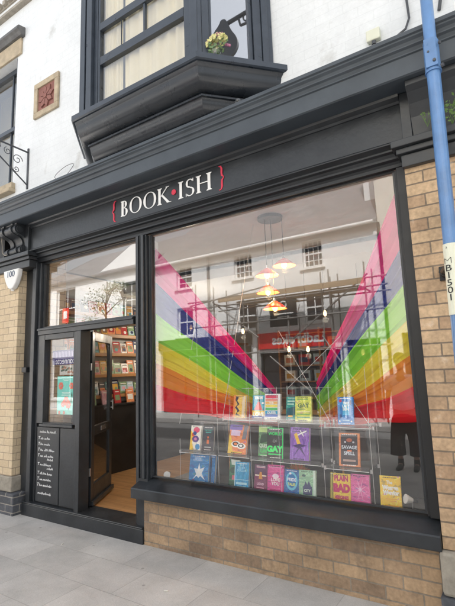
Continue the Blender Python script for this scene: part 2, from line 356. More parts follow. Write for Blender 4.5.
def wm(o):
    return (wm(o.parent) @ o.matrix_parent_inverse if o.parent else Matrix()) @ Matrix.LocRotScale(o.location, o.rotation_euler, o.scale)
def parent_inv(p): return wm(p).inverted()
def tag(o, label=None, cat=None, group=None, kind=None):
    if label: o['label'] = label
    if cat: o['category'] = cat
    if group: o['group'] = group
    if kind: o['kind'] = kind
    return o
def empty(name, loc, label, cat, group=None, rot=(0, 0, 0)):
    o = bpy.data.objects.new(name, None); col.objects.link(o); o.location = loc; o.rotation_euler = rot; o.empty_display_size = .1
    return tag(o, label, cat, group)
def text_mesh(name, body, size, material, matrix, parent=None, extrude=.002, align='CENTER', shear=0, flip=False, xs=1, bold=0, spacing=1):
    cu = bpy.data.curves.new(name, 'FONT'); cu.body = body; cu.size = size; cu.extrude = extrude; cu.align_x = align; cu.align_y = 'CENTER'; cu.shear = shear
    cu.offset = bold; cu.space_character = spacing; cu.resolution_u = 4; cu.space_line = .85
    to = bpy.data.objects.new(name+'_curve', cu)
    me = bpy.data.meshes.new_from_object(to); bpy.data.objects.remove(to)
    me.transform(Matrix.Diagonal((-xs if flip else xs, 1, 1, 1))); me.transform(matrix)
    if flip: me.flip_normals()
    me.materials.clear(); me.materials.append(material)
    o = bpy.data.objects.new(name, me); col.objects.link(o)
    if parent: o.parent = parent; o.matrix_parent_inverse = parent_inv(parent)
    return o
def face_mtx(x, y, z, rz=0, tilt=0):    # upright text plane facing -Y
    return Matrix.Translation((x, y, z)) @ Matrix.Rotation(rz, 4, 'Z') @ Matrix.Rotation(R(90)+tilt, 4, 'X')
def sweep_x(prof, x0, x1):              # prof: (y, z)
    return MB().prism([(x0, y, z) for y, z in prof], (x1-x0, 0, 0))
def holed(mb, x0, x1, z0, z1, holes, y, depth, m=0):   # wall sheet at y with openings whose reveals run to y+depth; outer back sheet
    xs = sorted({x0, x1, *[h[0] for h in holes], *[h[1] for h in holes]}); zs = sorted({z0, z1, *[h[2] for h in holes], *[h[3] for h in holes]})
    xs = [v for v in xs if x0 <= v <= x1]; zs = [v for v in zs if z0 <= v <= z1]
    for a, b in zip(xs, xs[1:]):
        for c, d in zip(zs, zs[1:]):
            cx, cz = (a+b)/2, (c+d)/2
            if any(h[0] < cx < h[1] and h[2] < cz < h[3] for h in holes): continue
            for yy in (y, y+depth): mb.quad((a, yy, c), (b, yy, c), (b, yy, d), (a, yy, d), m=m)
    for (a, b, c, d) in holes:
        y2 = y+depth
        mb.quad((a, y, c), (a, y2, c), (a, y2, d), (a, y, d), m=m); mb.quad((b, y, c), (b, y2, c), (b, y2, d), (b, y, d), m=m)
        mb.quad((a, y, c), (b, y, c), (b, y2, c), (a, y2, c), m=m); mb.quad((a, y, d), (b, y, d), (b, y2, d), (a, y2, d), m=m)
    for (a, b, c, d) in ((x0, x0, z0, z1), (x1, x1, z0, z1)):
        mb.quad((a, y, c), (a, y+depth, c), (a, y+depth, d), (a, y, d), m=m)
    mb.quad((x0, y, z1), (x1, y, z1), (x1, y+depth, z1), (x0, y+depth, z1), m=m)
    return mb

# ------------------------------------------------------------------ ground and street (setting)
g = MB().quad((-150, -60, -.16), (150, -60, -.16), (150, 60, -.16), (-150, 60, -.16)).build('ground', M['asphalt']); tag(g, kind='structure')
pv = MB().box(-40, 40, -4.75, .30, -.12, .008); pv = pv.build('pavement', M['pave']); tag(pv, kind='structure')
kb = MB().box(-40, 40, -4.90, -4.753, -.12, .012).build('kerb', M['kerb'], bevel=.01); tag(kb, kind='structure')
rd = MB().quad((-40, -8.2, -.125), (40, -8.2, -.125), (40, -4.9, -.125), (-40, -4.9, -.125)).build('road', M['asphalt']); tag(rd, kind='structure')
kb = MB().box(-40, 40, -8.35, -8.203, -.12, .012).build('kerb', M['kerb'], bevel=.01); tag(kb, kind='structure')
pv = MB().box(-40, 40, -10.5, -8.353, -.12, .008).build('pavement', M['pave']); tag(pv, kind='structure')

# ------------------------------------------------------------------ the bookshop building
B = empty('shop_building', (-2.6, 0, 0), 'bookshop with charcoal timber shopfront and white painted brick upper floor', 'building')
WY = .03                                   # face of the upper wall
bayhole = (-3.62, -1.56, 4.02, 6.1); lw = (-6.45, -5.30, 4.04, 5.90)
up = holed(MB(), -8.0, 5.0, 3.30, 6.64, [bayhole, lw], WY, .22)
up.build('upper_wall', M['wall'], B)
holed(MB(), -8.0, 5.0, 6.72, 8.2, [], WY, .22).build('upper_wall', M['wall'], B)
sweep_x([(WY-.07, 6.64), (WY-.07, 6.68), (WY-.02, 6.72), (WY+.2, 6.72), (WY+.2, 6.64)], -8, 5).build('string_course', M['stoneg'], B)
dn = MB().box(-8, 5, WY-.02, WY+.01, 6.84, 6.95)
for k in range(100): dn.box(-8+k*.13, -8+k*.13+.07, WY-.06, WY-.021, 6.86, 6.93)
dn.build('dentil_course', M['stoneg'], B)
rf = MB().quad((-8.2, -.25, 8.1), (5.2, -.25, 8.1), (5.2, 3.2, 10.2), (-8.2, 3.2, 10.2)).quad((-8.2, 7.2, 8.1), (5.2, 7.2, 8.1), (5.2, 3.2, 10.2), (-8.2, 3.2, 10.2))
rf.quad((-8, .2, 8.1), (-8, 7, 8.1), (-8, 3.2, 10.15)).quad((5, .2, 8.1), (5, 7, 8.1), (5, 3.2, 10.15))
rf.build('roof', M['slate'], B)  # unseen pitched roof, added so no sun falls into the shop
sh = MB()   # unseen side and rear walls, added with the roof to block the sun
sh.box(-8.0, -7.8, .25, 7.0, 0, 8.1).box(4.8, 5.0, .25, 7.0, 0, 8.1).box(-8, 5, 7.0, 7.2, 0, 8.1)
sh.build('unseen_outer_wall', M['wall'], B)
# neighbours: left a flat panel, recess shade painted black; right ground floor masonry
MB().box(-8.0, -5.402, .02, .22, 0, 3.46).build('neighbour_wall', M['black'], B)
MB().box(.9, 5.0, -.05, .2, 0, 3.3).build('neighbour_wall', M['pier'], B)
# piers
PYF = -.05
pr_ = MB().box(-.478, .9, PYF, .24, .42, 2.80).build('pier', M['pier'], B)
MB().box(-.50, .9, PYF-.035, .24, .17, .415).build('pier_base_stone', M['stoneg'], pr_, bevel=.02)
MB().box(-.51, .9, PYF-.045, .24, 0, .168).build('plinth', M['bluebrick'], pr_)
pl_ = MB().box(-5.40, -4.93, PYF, .16, .405, 2.80).build('pier', M['pierL'], B)
MB().box(-5.41, -4.90, PYF-.02, .15, .235, .402).build('pier_base_stone', M['stoneg'], pl_, bevel=.012)
MB().box(-5.43, -4.80, PYF-.05, .14, 0, .233).build('plinth', M['bluebrick'], pl_, bevel=.006)
# capitals and consoles
def capital(x0, x1):
    c = MB().box(x0+.05, x1-.05, -.09, .2, 2.80, 2.885)
    c.box(x0+.025, x1-.025, -.115, .2, 2.887, 2.925).box(x0, x1, -.145, .2, 2.927, 2.975)
    return c.build('capital', M['dark'], B, bevel=.005)
capital(-5.47, -4.62); capital(-.535, .95)
def console(x0, x1):
    cv = chaikin([(-.075, 2.978), (-.13, 2.99), (-.14, 3.04), (-.10, 3.075), (-.055, 3.09), (-.05, 3.14), (-.085, 3.19), (-.15, 3.21), (-.205, 3.23), (-.215, 3.28), (-.185, 3.315), (-.19, 3.335)], 2, False)
    o = sweep_x([(.1, 2.978)]+cv+[(.1, 3.335)], x0, x1).build('console', M['dark'], B, smooth=True)
    sweep_x([(y-.016, z) for y, z in cv]+[(y-.001, z) for y, z in reversed(cv)], x0+.06, x0+.10).build('bead', M['dark'], o, smooth=True); sweep_x([(y-.016, z) for y, z in cv]+[(y-.001, z) for y, z in reversed(cv)], x1-.10, x1-.06).build('bead', M['dark'], o, smooth=True)
    s = MB()
    for sgn, x in ((-1, x0), (1, x1)):      # scroll roundels and side beads
        s.tube([(x, -.15, 3.265), (x+.012*sgn, -.15, 3.265)], .042, 16)
        s.tube([(x, -.095, 3.03), (x+.012*sgn, -.095, 3.03)], .028, 14)
    s.build('scroll', M['dark'], o, bevel=.003)
    return o
console(-5.14, -4.80)
rc = sweep_x([(.1, 2.978), (-.06, 2.978), (-.07, 3.05), (-.085, 3.13), (-.12, 3.21), (-.165, 3.27), (-.20, 3.30), (-.20, 3.335), (.1, 3.335)], -.40, .9).build('console', M['dark'], B, bevel=.003)
MB().box(-.465, -.402, -.075, .1, 2.978, 3.335).build('fascia_stop', M['dark'], B, bevel=.003)
MB().box(-4.798, -4.73, -.075, .1, 2.978, 3.335).build('fascia_stop', M['dark'], B, bevel=.003)
# cornice
co = [(.028, 3.612), (-.315, 3.594), (-.325, 3.585), (-.325, 3.560), (-.312, 3.553), (-.312, 3.543), (-.295, 3.530), (-.288, 3.515), (-.288, 3.507), (-.272, 3.498), (-.262, 3.480), (-.262, 3.472), (-.250, 3.466),
      (-.250, 3.345), (-.238, 3.338), (.028, 3.338)]
sweep_x(co, -5.46, .96).build('cornice', M['dark2'], B)
sweep_x([(y*.9, z-.002 if z > 3.5 else z+.002) for y, z in co], -8.0, -5.463).build('neighbour_cornice', M['dark'], B)
# fascia board with a small bed mould at its head, projecting mould at its foot
fb = sweep_x([(.028, 3.336), (-.09, 3.336), (-.085, 3.318), (-.055, 3.300), (-.045, 3.285), (-.035, 3.283), (-.045, 3.012), (-.02, 3.010), (.028, 3.01)], -4.728, -.467).build('fascia_board', M['dark'], B)
sweep_x([(.06, 3.008), (-.075, 3.008), (-.08, 3.000), (-.08, 2.990), (-.06, 2.978), (-.045, 2.968), (-.045, 2.955), (-.025, 2.945), (-.015, 2.925), (-.015, 2.910), (.01, 2.900), (.02, 2.885), (.02, 2.862), (.06, 2.862)], -4.728, -.467).build('window_head', M['head'], B)

# sign lettering, built stroke by stroke with thick and thin parts and flared serifs
FY = -.043
class LT:
    def __init__(s): s.mb = MB(); s.k = 0
    def poly(s, pts):
        s.k += 1; d = .004+.0003*s.k
        s.mb.prism([(x, FY-.0+.002*(3.15-z)*-0, z) for x, z in pts], (0, -d, 0))
    def stem(s, x, z0, z1, w, sf=.014, st=.0045):
        s.poly([(x-w/2-sf, z0), (x+w/2+sf, z0), (x+w/2+sf*.9, z0+st), (x+w/2, z0+st*3), (x+w/2, z1-st*3), (x+w/2+sf*.9, z1-st), (x+w/2+sf, z1), (x-w/2-sf, z1), (x-w/2-sf*.9, z1-st), (x-w/2, z1-st*3), (x-w/2, z0+st*3), (x-w/2-sf*.9, z0+st)])
    def arc(s, cx, cz, rx, rz, a0, a1, thick, thin, n=18):
        for k in range(n):
            q = []
            for a in (a0+(a1-a0)*k/n, a0+(a1-a0)*(k+1)/n):
                t = thin+(thick-thin)*abs(math.cos(a))**1.6
                q.append(((cx+rx*math.cos(a), cz+rz*math.sin(a)), (cx+(rx-t)*math.cos(a), cz+(rz-min(t, thin*1.3))*math.sin(a))))
            s.mb.prism([(q[0][0][0], FY, q[0][0][1]), (q[1][0][0], FY, q[1][0][1]), (q[1][1][0], FY, q[1][1][1]), (q[0][1][0], FY, q[0][1][1])], (0, -.0045, 0))
    def line(s, x0, z0, x1, z1, w0, w1):
        s.poly([(x0-w0/2, z0), (x0+w0/2, z0), (x1+w1/2, z1), (x1-w1/2, z1)])
L = LT(); h = .162; zb = 3.082; W = .023
def ltr(ch, x):
    z0, z1 = zb, zb+h
    if ch == 'B':
        L.stem(x+.018, z0, z1, W, .010); zm = z0+h*.53
        L.arc(x+.030, (zm+z1)/2, .036, (z1-zm)/2, -math.pi/2, math.pi/2, W, .006); L.arc(x+.030, (zm+z0)/2, .045, (zm-z0)/2+.003, -math.pi/2, math.pi/2, W, .006); return .082
    if ch == 'O':
        L.arc(x+.068, z0+h/2, .066, h/2+.003, 0, 2*math.pi, W, .006, 40); return .138
    if ch == 'K':
        L.stem(x+.018, z0, z1, W, .011); L.line(x+.030, z0+h*.48, x+.096, z1, .008, .009); L.line(x+.042, z0+h*.56, x+.108, z0, .020, .026)
        L.poly([(x+.08, z1-.005), (x+.112, z1-.005), (x+.112, z1), (x+.08, z1)]); L.poly([(x+.09, z0), (x+.132, z0), (x+.132, z0+.004), (x+.09, z0+.004)]); return .126
    if ch == 'I':
        L.stem(x+.02, z0, z1, W, .013); return .050
    if ch == 'S':
        L.arc(x+.042, z0+h*.745, .036, h*.26, R(35), R(270), .018, .007); L.arc(x+.042, z0+h*.255, .040, h*.262, R(-145), R(90), .018, .007)
        L.line(x+.028, z0+h*.60, x+.058, z0+h*.42, .012, .012); L.poly([(x+.069, z1-.03), (x+.074, z1-.03), (x+.074, z1), (x+.069, z1)]); L.poly([(x+.005, z0), (x+.010, z0), (x+.010, z0+.03), (x+.005, z0+.03)]); return .088
    if ch == 'H':
        L.stem(x+.020, z0, z1, W, .012); L.stem(x+.112, z0, z1, W, .012); L.poly([(x+.02, z0+h*.50), (x+.112, z0+h*.50), (x+.112, z0+h*.50+.008), (x+.02, z0+h*.50+.008)]); return .136
    return 0
LETTERS = []
def word(s, x, x1):
    global L
    for ch in s:
        L = LT(); x += ltr(ch, x)+.012; LETTERS.append(L.mb)
    return x
# lay out: B O O K . I S H between X -3.19 and -2.07
L = LT(); sc0 = len(L.mb.v)
xx = word('BOOK', 0, 0); xdot = xx+.026; xend = word('ISH', xdot+.040, 0)
sx = 1.145/xend
for lm in LETTERS:
    lm.v = [(-3.185+v[0]*sx, v[1], v[2]) for v in lm.v]; lm.build('sign_letter', M['letter'], fb)
D = MB(); dx = -3.185+xdot*sx-.008
D.tube([(dx, FY, zb+h*.52), (dx, FY-.006, zb+h*.52)], .026, 20); D.build('sign_dot', M['brace'], fb)
def brace(cx, sg_):
    m = MB(); zt, z0_ = 3.27, 3.05; zm = (zt+z0_)/2; pts = []
    ctl = [(.024, zt), (.004, zt-.006), (-.006, zt-.03), (-.004, zt-.06), (-.006, zm+.022), (-.026, zm), (-.006, zm-.022), (-.004, z0_+.06), (-.006, z0_+.03), (.004, z0_+.006), (.024, z0_)]
    wd = [.007, .013, .019, .019, .018, .008, .018, .019, .019, .013, .007]
    rows = []
    for k in range(len(ctl)):
        a = Vector(ctl[max(k-1, 0)]); b = Vector(ctl[min(k+1, len(ctl)-1)]); t = (b-a).normalized(); n = Vector((-t.y, t.x))
        c = Vector(ctl[k]); rows.append((c+n*wd[k]/2, c-n*wd[k]/2))
    for p, q in zip(rows, rows[1:]):
        m.prism([(cx+sg_*v[0], FY, v[1]) for v in (p[0], q[0], q[1], p[1])], (0, -.004, 0))
    m.build('sign_brace', M['brace'], fb)
brace(-3.285, 1); brace(-1.955, -1)

# ---- frame of the shopfront
GY = .08
fr = MB()
fr.box(-4.73, -4.66, .0, .14, .145, 2.862); fr.box(-4.76, -4.733, .03, .14, .145, 2.862)
fr.box(-4.655, -4.618, .035, .14, .145, 2.858)
fr.box(-4.93, -4.765, .05, .16, .10, 2.90)       # lining against the pier
fr.build('door_jamb', M['dark'], B, bevel=.004)
mu = MB().box(-3.035, -2.905, .02, .13, .145, 2.858)
for a, b, c in ((-3.03, -2.995, -.0), (-2.985, -2.975, .008), (-2.96, -2.925, -.003)): mu.box(a, b, c, .019, .56, 2.856)
mu.box(-3.075, -3.037, .045, .13, .145, 2.856); mu.box(-2.903, -2.885, .05, .13, .56, 2.856)
mu.build('mullion_post', M['dark'], B, bevel=.004)
rj = MB().box(-.545, -.480, .02, .16, .56, 2.858); rj.box(-.565, -.547, .05, .14, .56, 2.856); rj.build('window_jamb', M['black'], B, bevel=.003)
MB().box(-4.616, -3.077, .015, .13, 1.985, 2.065).box(-4.616, -3.077, .0, .013, 2.035, 2.058).build('transom_bar', M['dark'], B, bevel=.004)
def beads(x0, x1, z0, z1, y, t=.018, d=.03):
    return MB().box(x0, x1, y-d, y, z1-t, z1).box(x0, x1, y-d, y, z0, z0+t).box(x0, x0+t, y-d, y, z0+t+.001, z1-t-.001).box(x1-t, x1, y-d, y, z0+t+.001, z1-t-.001)
tp = MB().box(-4.616, -3.077, GY+.02, GY+.026, 2.067, 2.860).build('transom_pane', M['glassU'], B)
beads(-4.616, -3.077, 2.066, 2.861, GY+.018).build('glazing_bead', M['dark'], tp)
wg = MB().box(-2.884, -.566, GY, GY+.006, .575, 2.858).build('window_pane', M['glass'], B)
beads(-2.884, -.566, .572, 2.861, GY-.002, .012, .02).build('glazing_bead', M['dark'], wg)
# side light left of the door: post, glass above, panelled door-height wainscot below
MB().box(-3.905, -3.835, .0, .13, .145, 1.984).box(-3.925, -3.907, .03, .12, .145, 1.984).build('door_post', M['dark'], B, bevel=.004)
sl = MB().box(-4.616, -4.50, .03, .11, .993, 1.984).box(-3.985, -3.927, .03, .11, .993, 1.984).box(-4.498, -3.987, .03, .11, 1.925, 1.984).box(-4.498, -3.987, .03, .11, .985, 1.005).box(-4.53, -3.96, .005, .028, .965, .992)
sl.build('side_window_frame', M['dark'], B, bevel=.003)
MB().box(-4.498, -3.987, .075, .081, 1.006, 1.924).build('side_window_pane', M['glassS'], B)
wn = MB().box(-4.616, -3.927, .06, .10, .146, .963).box(-4.60, -4.205, .035, .058, .16, .955).box(-4.195, -3.94, .038, .058, .16, .955)
wn = wn.build('wainscot_panel', M['dark'], B, bevel=.004)
# white handwriting on the left panel (tiny loops)
hw = MB(); rr = random.Random(5)
def scribble(x, z, n, hgt, wdt):
    pts = []
    for k in range(n*2+1):
        up_ = k % 2; tall = rr.random() < .3
        pts.append((x+wdt*k/(n*2)+rr.uniform(-.003, .003), .0325, z+(hgt*(1.0 if tall else .55) if up_ else 0)+rr.uniform(-.002, .002)))
    hw.tube(pts, .0034, 4)
def cap_I(x, z, hgt): hw.tube([(x, .0325, z), (x+.006, .0325, z+hgt)], .0036, 4); hw.tube([(x-.007, .0325, z+hgt*.97), (x+.022, .0325, z+hgt*1.04)], .0032, 4)
for (x, n, wdt) in ((-4.545, 7, .115), (-4.415, 3, .04), (-4.36, 5, .10)): scribble(x, .892, n, .030, wdt)
zz = .822
for k, ws in enumerate(((3, 6), (3, 6), (3, 4, 6), (3, 3, 6), (3, 8), (3, 3, 5), (3, 8), (3, 9))):
    z = .822-k*.062-(.03 if k > 3 else 0)-(.03 if k > 4 else 0)
    cap_I(-4.555, z, .028); x = -4.525
    for n in ws: scribble(x, z, n, .024, .016*n); x += .016*n+.018
    if k in (3, 4): scribble(-4.40, z-.034, 6, .02, .10)
scribble(-4.555, .215+.03, 12, .024, .23)
hw.build('chalk_lettering', M['letter'], wn)
# entrance step, plinth
MB().box(-4.775, -2.935, -.015, .26, 0, .134).box(-4.77, -2.94, -.02, .25, .136, .150).build('door_step', M['dark'], B, bevel=.012)
# stall riser and window sill
st = MB().box(-2.93, -.512, .0, .2, 0, .425).build('stall_riser', M['riser'], B)
sill = sweep_x([(-.085, .408), (-.085, .488), (-.078, .497), (.11, .568), (.14, .568), (.14, .428), (-.06, .428), (-.06, .408)], -3.015, -.482).build('window_sill', M['dark'], B, bevel=.006)

# ---- the open door, hinged at the left post and swung in
DR = empty('door_origin', (-3.90, .19, .155), None, None); DR.name = 'door'; DR.parent = B; DR.matrix_parent_inverse = parent_inv(B)
ang = math.atan2(.62, -.37)   # direction of the leaf from the hinge
DR.rotation_euler = (0, 0, ang)
def local(mb, name, m_, parent, bevel=.003):
    me_o = mb.build(name, m_, None, bevel=bevel); me_o.parent = parent; return me_o
DW = .72; DH = 1.83
st_ = MB().box(0, .09, -.02, .02, 0, DH).box(DW-.09, DW, -.02, .02, 0, DH).box(.091, DW-.091, -.02, .02, DH-.10, DH).box(.091, DW-.091, -.02, .02, 0, .20).box(.091, DW-.091, -.02, .02, .70, .80)
local(st_, 'door_frame', M['dark'], DR)
local(MB().box(.092, DW-.092, -.003, .003, .201, .699).box(.092, DW-.092, -.003, .003, .801, DH-.101), 'door_pane', M['glassS'], DR, 0)
local(MB().box(DW-.075, DW-.03, -.055, -.045, .93, 1.05).box(DW-.06, DW-.045, -.045, -.02, .95, .965).box(DW-.06, DW-.045, -.045, -.02, 1.02, 1.035), 'door_handle', M['steel'], DR)
local(MB().box(.30, .48, -.026, -.021, .73, .78), 'letter_plate', M['steel'], DR)
for hz in (.3, 1.4): local(MB().box(-.03, -.002, -.02, .0, hz, hz+.08), 'hinge', M['steel'], DR)
local(MB().box(.0, DW, -.05, -.022, .0, .045), 'weather_bar', M['dark'], DR)

# ---- oriel window above
OX = -2.59; HW = .76; YF = -.54; CA = Vector((.52, .57)).normalized(); NR = Vector((CA.y, -CA.x))
def outline(d, yw=WY+.0):
    yf = YF+d; p0 = Vector((OX+HW, YF))-NR*d
    t = (yf-p0.y)/CA.y; xc = p0.x+CA.x*t; t = (yw-p0.y)/CA.y; xw = p0.x+CA.x*t
    return [(2*OX-xw, yw), (2*OX-xc, yf), (xc, yf), (xw, yw)]
def bay_sweep(prof, name, m_, parent=None, smooth=False):
    mb = MB(); rows = [[(x, y, z) for x, y in outline(d)] for d, z in prof]
    for a, b in zip(rows, rows[1:]):
        for k in range(3): mb.quad(a[k], a[k+1], b[k+1], b[k])
    mb.quad(*rows[0]); mb.quad(*rows[-1])
    return mb.build(name, m_, parent or BW, weld=True, smooth=True)
BW = bay_sweep([(.20, 4.035), (.012, 4.012), (0, 4.002), (0, 3.955), (.012, 3.945), (.03, 3.943)], 'oriel_window', M['bay'], B)
bp_ = [(.028, 3.944), (.035, 3.925)]
bp_ += [(.035+.006, 3.915)]+[(.045+.115*(1-math.cos(a)), 3.905-.15*math.sin(a)) for a in [k*math.pi/2/9 for k in range(10)]]
bp_ += [(.165, 3.750), (.150, 3.745), (.150, 3.728), (.165, 3.722)]+[(.170+.13*(1-math.cos(a)), 3.715-.135*math.sin(a)) for a in [k*math.pi/2/8 for k in range(9)]]+[(.31, 3.56)]
bay_sweep(bp_, 'corbel_moulding', M['corbel'])
# frames: built per face in local (u, v) coordinates
def face_box(mb, A, Bp, u0, u1, d0, d1, z0, z1):     # A->Bp horizontal direction of the face, d = depth inward
    A = Vector(A); t = (Vector(Bp)-A).normalized(); n = Vector((-t.y, t.x))     # inward normal for left-to-right faces
    pts = [A+t*u0+n*d0, A+t*u1+n*d0, A+t*u1+n*d1, A+t*u0+n*d1]
    mb.prism([(p.x, p.y, z0) for p in pts], (0, 0, z1-z0))
oF = outline(.065)
ZB, ZT = 4.018, 6.6
pst = MB()
Fl = (Vector(oF[2])-Vector(oF[1])).length; Cl = (Vector(oF[3])-Vector(oF[2])).length
# stepped post groups at left end of the front face and at the right corner
for (u0, u1, d0) in ((.0, .07, .0), (.072, .10, .022), (.102, .175, -.008), (.177, .225, .028), (Fl-.135, Fl-.075, .008), (Fl-.073, Fl-.0, -.004)): face_box(pst, oF[1], oF[2], u0, u1, d0, .10, ZB, ZT)
for (u0, u1, d0) in ((.0, .035, -.002), (.037, .10, .008), (.102, .125, .025), (Cl-.20, Cl-.13, .004), (Cl-.128, Cl-.075, -.012), (Cl-.073, Cl-.03, .012), (Cl-.23, Cl-.202, .03)): face_box(pst, oF[2], oF[3], u0, u1, d0, .10, ZB, ZT)
for (u0, u1, d0) in ((.0, .18, 0), (Cl-.12, Cl, 0)): face_box(pst, oF[0], oF[1], u0, u1, d0, .10, ZB, ZT)
pst.build('corner_post', M['bay'], BW, bevel=.004)
u0, u1 = .226, Fl-.136
sa = MB(); X0 = oF[1][0]
face_box(sa, oF[1], oF[2], u0, u1, .015, .085, 4.019, 4.075)                 # bottom rail
for a, b in ((u0, u0+.028), (u1-.028, u1)): face_box(sa, oF[1], oF[2], a, b, .035, .085, 4.077, ZT)
face_box(sa, oF[1], oF[2], u0+.03, u1-.03, .035, .085, 4.490, 4.575)         # meeting rail
face_box(sa, oF[1], oF[2], u0+.03, u1-.03, .030, .070, 4.865, 4.945)
face_box(sa, oF[1], oF[2], u0+.60, u0+.622, .040, .070, 4.577, 4.863)
face_box(sa, oF[1], oF[2], u0+.30, u0+.306, .052, .064, 4.577, 4.863)
sa.build('sash_frame', M['bay'], BW, bevel=.003)
gl = MB(); face_box(gl, oF[1], oF[2], u0+.02, u1-.02, .060, .064, 4.06, ZT); gl.build('sash_pane', M['glassBay'], BW)
gl = MB(); face_box(gl, oF[2], oF[3], .12, Cl-.22, .060, .064, 4.03, ZT); gl.build('side_pane', M['glassCant'], BW)
sb = MB(); face_box(sb, oF[2], oF[3], .126, Cl-.232, .04, .08, 4.019, 4.045); sb.build('side_rail', M['bay'], BW, bevel=.003)
gl = MB(); face_box(gl, oF[0], oF[1], .19, Cl-.13, .060, .064, 4.03, ZT); gl.build('side_pane', M['glassBay'], BW)
hd = MB(); P = outline(-.06); hd.prism([(x, y, 6.6) for x, y in P], (0, 0, .25)); hd.build('oriel_roof', M['bay'], BW)
fl_ = MB(); P = outline(.09); fl_.prism([(x, y, 3.96) for x, y in P], (0, 0, .05)); fl_.build('oriel_floor', M['cream'], BW)
# room behind the oriel
rm = MB(); rm.box(-4.4, -.9, 2.4, 2.5, 4.0, 6.5).box(-4.45, -4.4, .26, 2.4, 4.0, 6.5).box(-.9, -.85, .26, 2.4, 4.0, 6.5).box(-4.4, -.9, .26, 2.4, 3.9, 3.98).box(-4.4, -.9, .26, 2.4, 6.5, 6.6)
rm.build('upstairs_room', M['cream'], B)
# left upper sash window
lwf = MB().box(-6.44, -5.302, .14, .20, 4.06, 4.12).box(-6.44, -5.302, .14, .20, 5.82, 5.89).box(-5.39, -5.302, .14, .20, 4.122, 5.818).box(-6.44, -6.36, .14, .20, 4.122, 5.818).box(-6.358, -5.392, .13, .19, 4.92, 4.98)
lwf.box(-5.62, -5.595, .155, .185, 4.122, 4.918).box(-5.62, -5.595, .155, .185, 4.982, 5.818).box(-5.30-.03, -5.30-.001, .04, .138, 4.05, 5.89)
lwf.build('sash_window', M['bay'], B, bevel=.003)
MB().box(-6.43, -5.31, .168, .172, 4.1, 5.85).build('sash_pane', M['glassBay'], B)
MB().box(-6.9, -4.9, .7, .75, 3.9, 6.2).build('window_blind', M['curtain'], B)
MB().box(-6.6, -5.225, WY-.09, WY+.05, 3.90, 3.955).box(-6.6, -5.235, WY-.055, WY+.05, 3.957, 4.038).build('stone_sill', M['stone'], B, bevel=.01)
MB().box(-6.6, -5.19, WY-.03, WY-.001, 5.902, 6.14).build('stone_lintel', M['stone'], B, bevel=.006)
sweep_x([(WY-.001, 6.142), (WY-.06, 6.142), (WY-.09, 6.18), (WY-.12, 6.20), (WY-.12, 6.235), (WY-.10, 6.26), (WY-.001, 6.28)], -6.7, -5.14).build('hood_moulding', M['leadcap'], B, bevel=.004)
# terracotta plaque
tq = beads(-4.842, -4.345, 4.78, 5.262, WY-.002, .075, .03).build('terracotta_plaque', M['stone'], B, bevel=.006); tq.name = 'wall_plaque'
tr_ = MB().box(-4.766, -4.421, WY-.012, WY-.002, 4.856, 5.186)
cx, cz = -4.593, 5.02
for k in range(8):
    a = k*math.pi/4+.2; n = Vector((math.cos(a), math.sin(a))); t = Vector((-n.y, n.x))
    pts = [Vector((cx, cz))+n*.03+t*.008, Vector((cx, cz))+n*.10+t*.035, Vector((cx, cz))+n*.155, Vector((cx, cz))+n*.10-t*.035, Vector((cx, cz))+n*.03-t*.008]
    tr_.prism([(p.x, WY-.014, p.y) for p in pts], (0, -.016-.0003*k, 0))
tr_.tube([(cx, WY-.012, cz), (cx, WY-.04, cz)], .03, 12)
tr_.build('flower_relief', M['terra'], tq)

# ---- interior
zc = 3.0
MB().box(-5.30, -.48, .262, 7.0, .02, .13).build('shop_floor', M['floor'], B)
MB().box(-5.30, -.482, .17, 2.02, zc, zc+.15).build('shop_ceiling', M['plaster'], B)
MB().box(-5.30, -.482, 2.022, 7.0, 2.82, 2.95).build('shop_ceiling', M['plaster'], B)
MB().box(-5.40, -5.30, .24, 7.0, .02, 2.98).build('side_wall', M['cream'], B)
MB().box(-.48, -.40, .25, 7.0, .02, 2.98).build('side_wall', M['cream'], B)
MB().box(-5.3, -.48, 6.6, 6.7, .13, 2.8).build('rear_wall', M['grey_in'], B)
MB().box(-4.90, -4.66, .18, .42, .13, 2.98).build('inner_pier', M['pierL'], B)
MB().box(-2.88, -.57, .145, .70, .13, .505).build('display_plinth', M['dark2'], B)

# ------------------------------------------------------------------ things on and around the front
# blue steel column in front of the right pier
P = empty('street_column', (-.245, -.40, 0), 'blue painted steel street column standing in front of the right brick pier', 'column')
def pc(z): return (-.200-.0145*(3.9-z), -.40, z)
MB().tube([pc(.0), pc(2.2), pc(3.25)], .0375, 28).build('lower_shaft', M['blue'], P, smooth=False)
MB().tube([pc(3.20), pc(3.30), pc(4.6), pc(7.2)], [.036, .0345, .0345, .030], 28).build('upper_shaft', M['blue'], P)
c = MB().tube([pc(3.19), pc(3.205), pc(3.385), pc(3.40)], [.040, .043, .043, .037], 28)
x, y, z = pc(3.29)
c.box(x-.032, x+.032, y-.052, y-.03, 3.205, 3.385)
c.build('joint_sleeve', M['blue'], P, bevel=.002)
for pa, pb, rd_ in (((x+.015, y-.06, 3.235), (x+.015, y-.04, 3.235), .009), ((x+.045, y-.03, 3.345), (x+.055, y-.035, 3.345), .009), ((x-.012, y-.056, 3.30), (x-.012, y-.04, 3.30), .006), ((x+.045, y-.03, 3.20), (x+.058, y-.035, 3.20), .011)):
    MB().tube([pa, pb], rd_, 8).build('bolt', M['iron'], P)
rg = MB(); x, y, z = pc(3.195)
rg.tube([(x, y, 3.188), (x, y, 3.198)], .046, 24); rg.build('clamp_ring', M['blue'], P)
MB().tube([pc(0.0), pc(.03), pc(.05)], [.09, .09, .04], 24).build('base_flange', M['blue'], P)
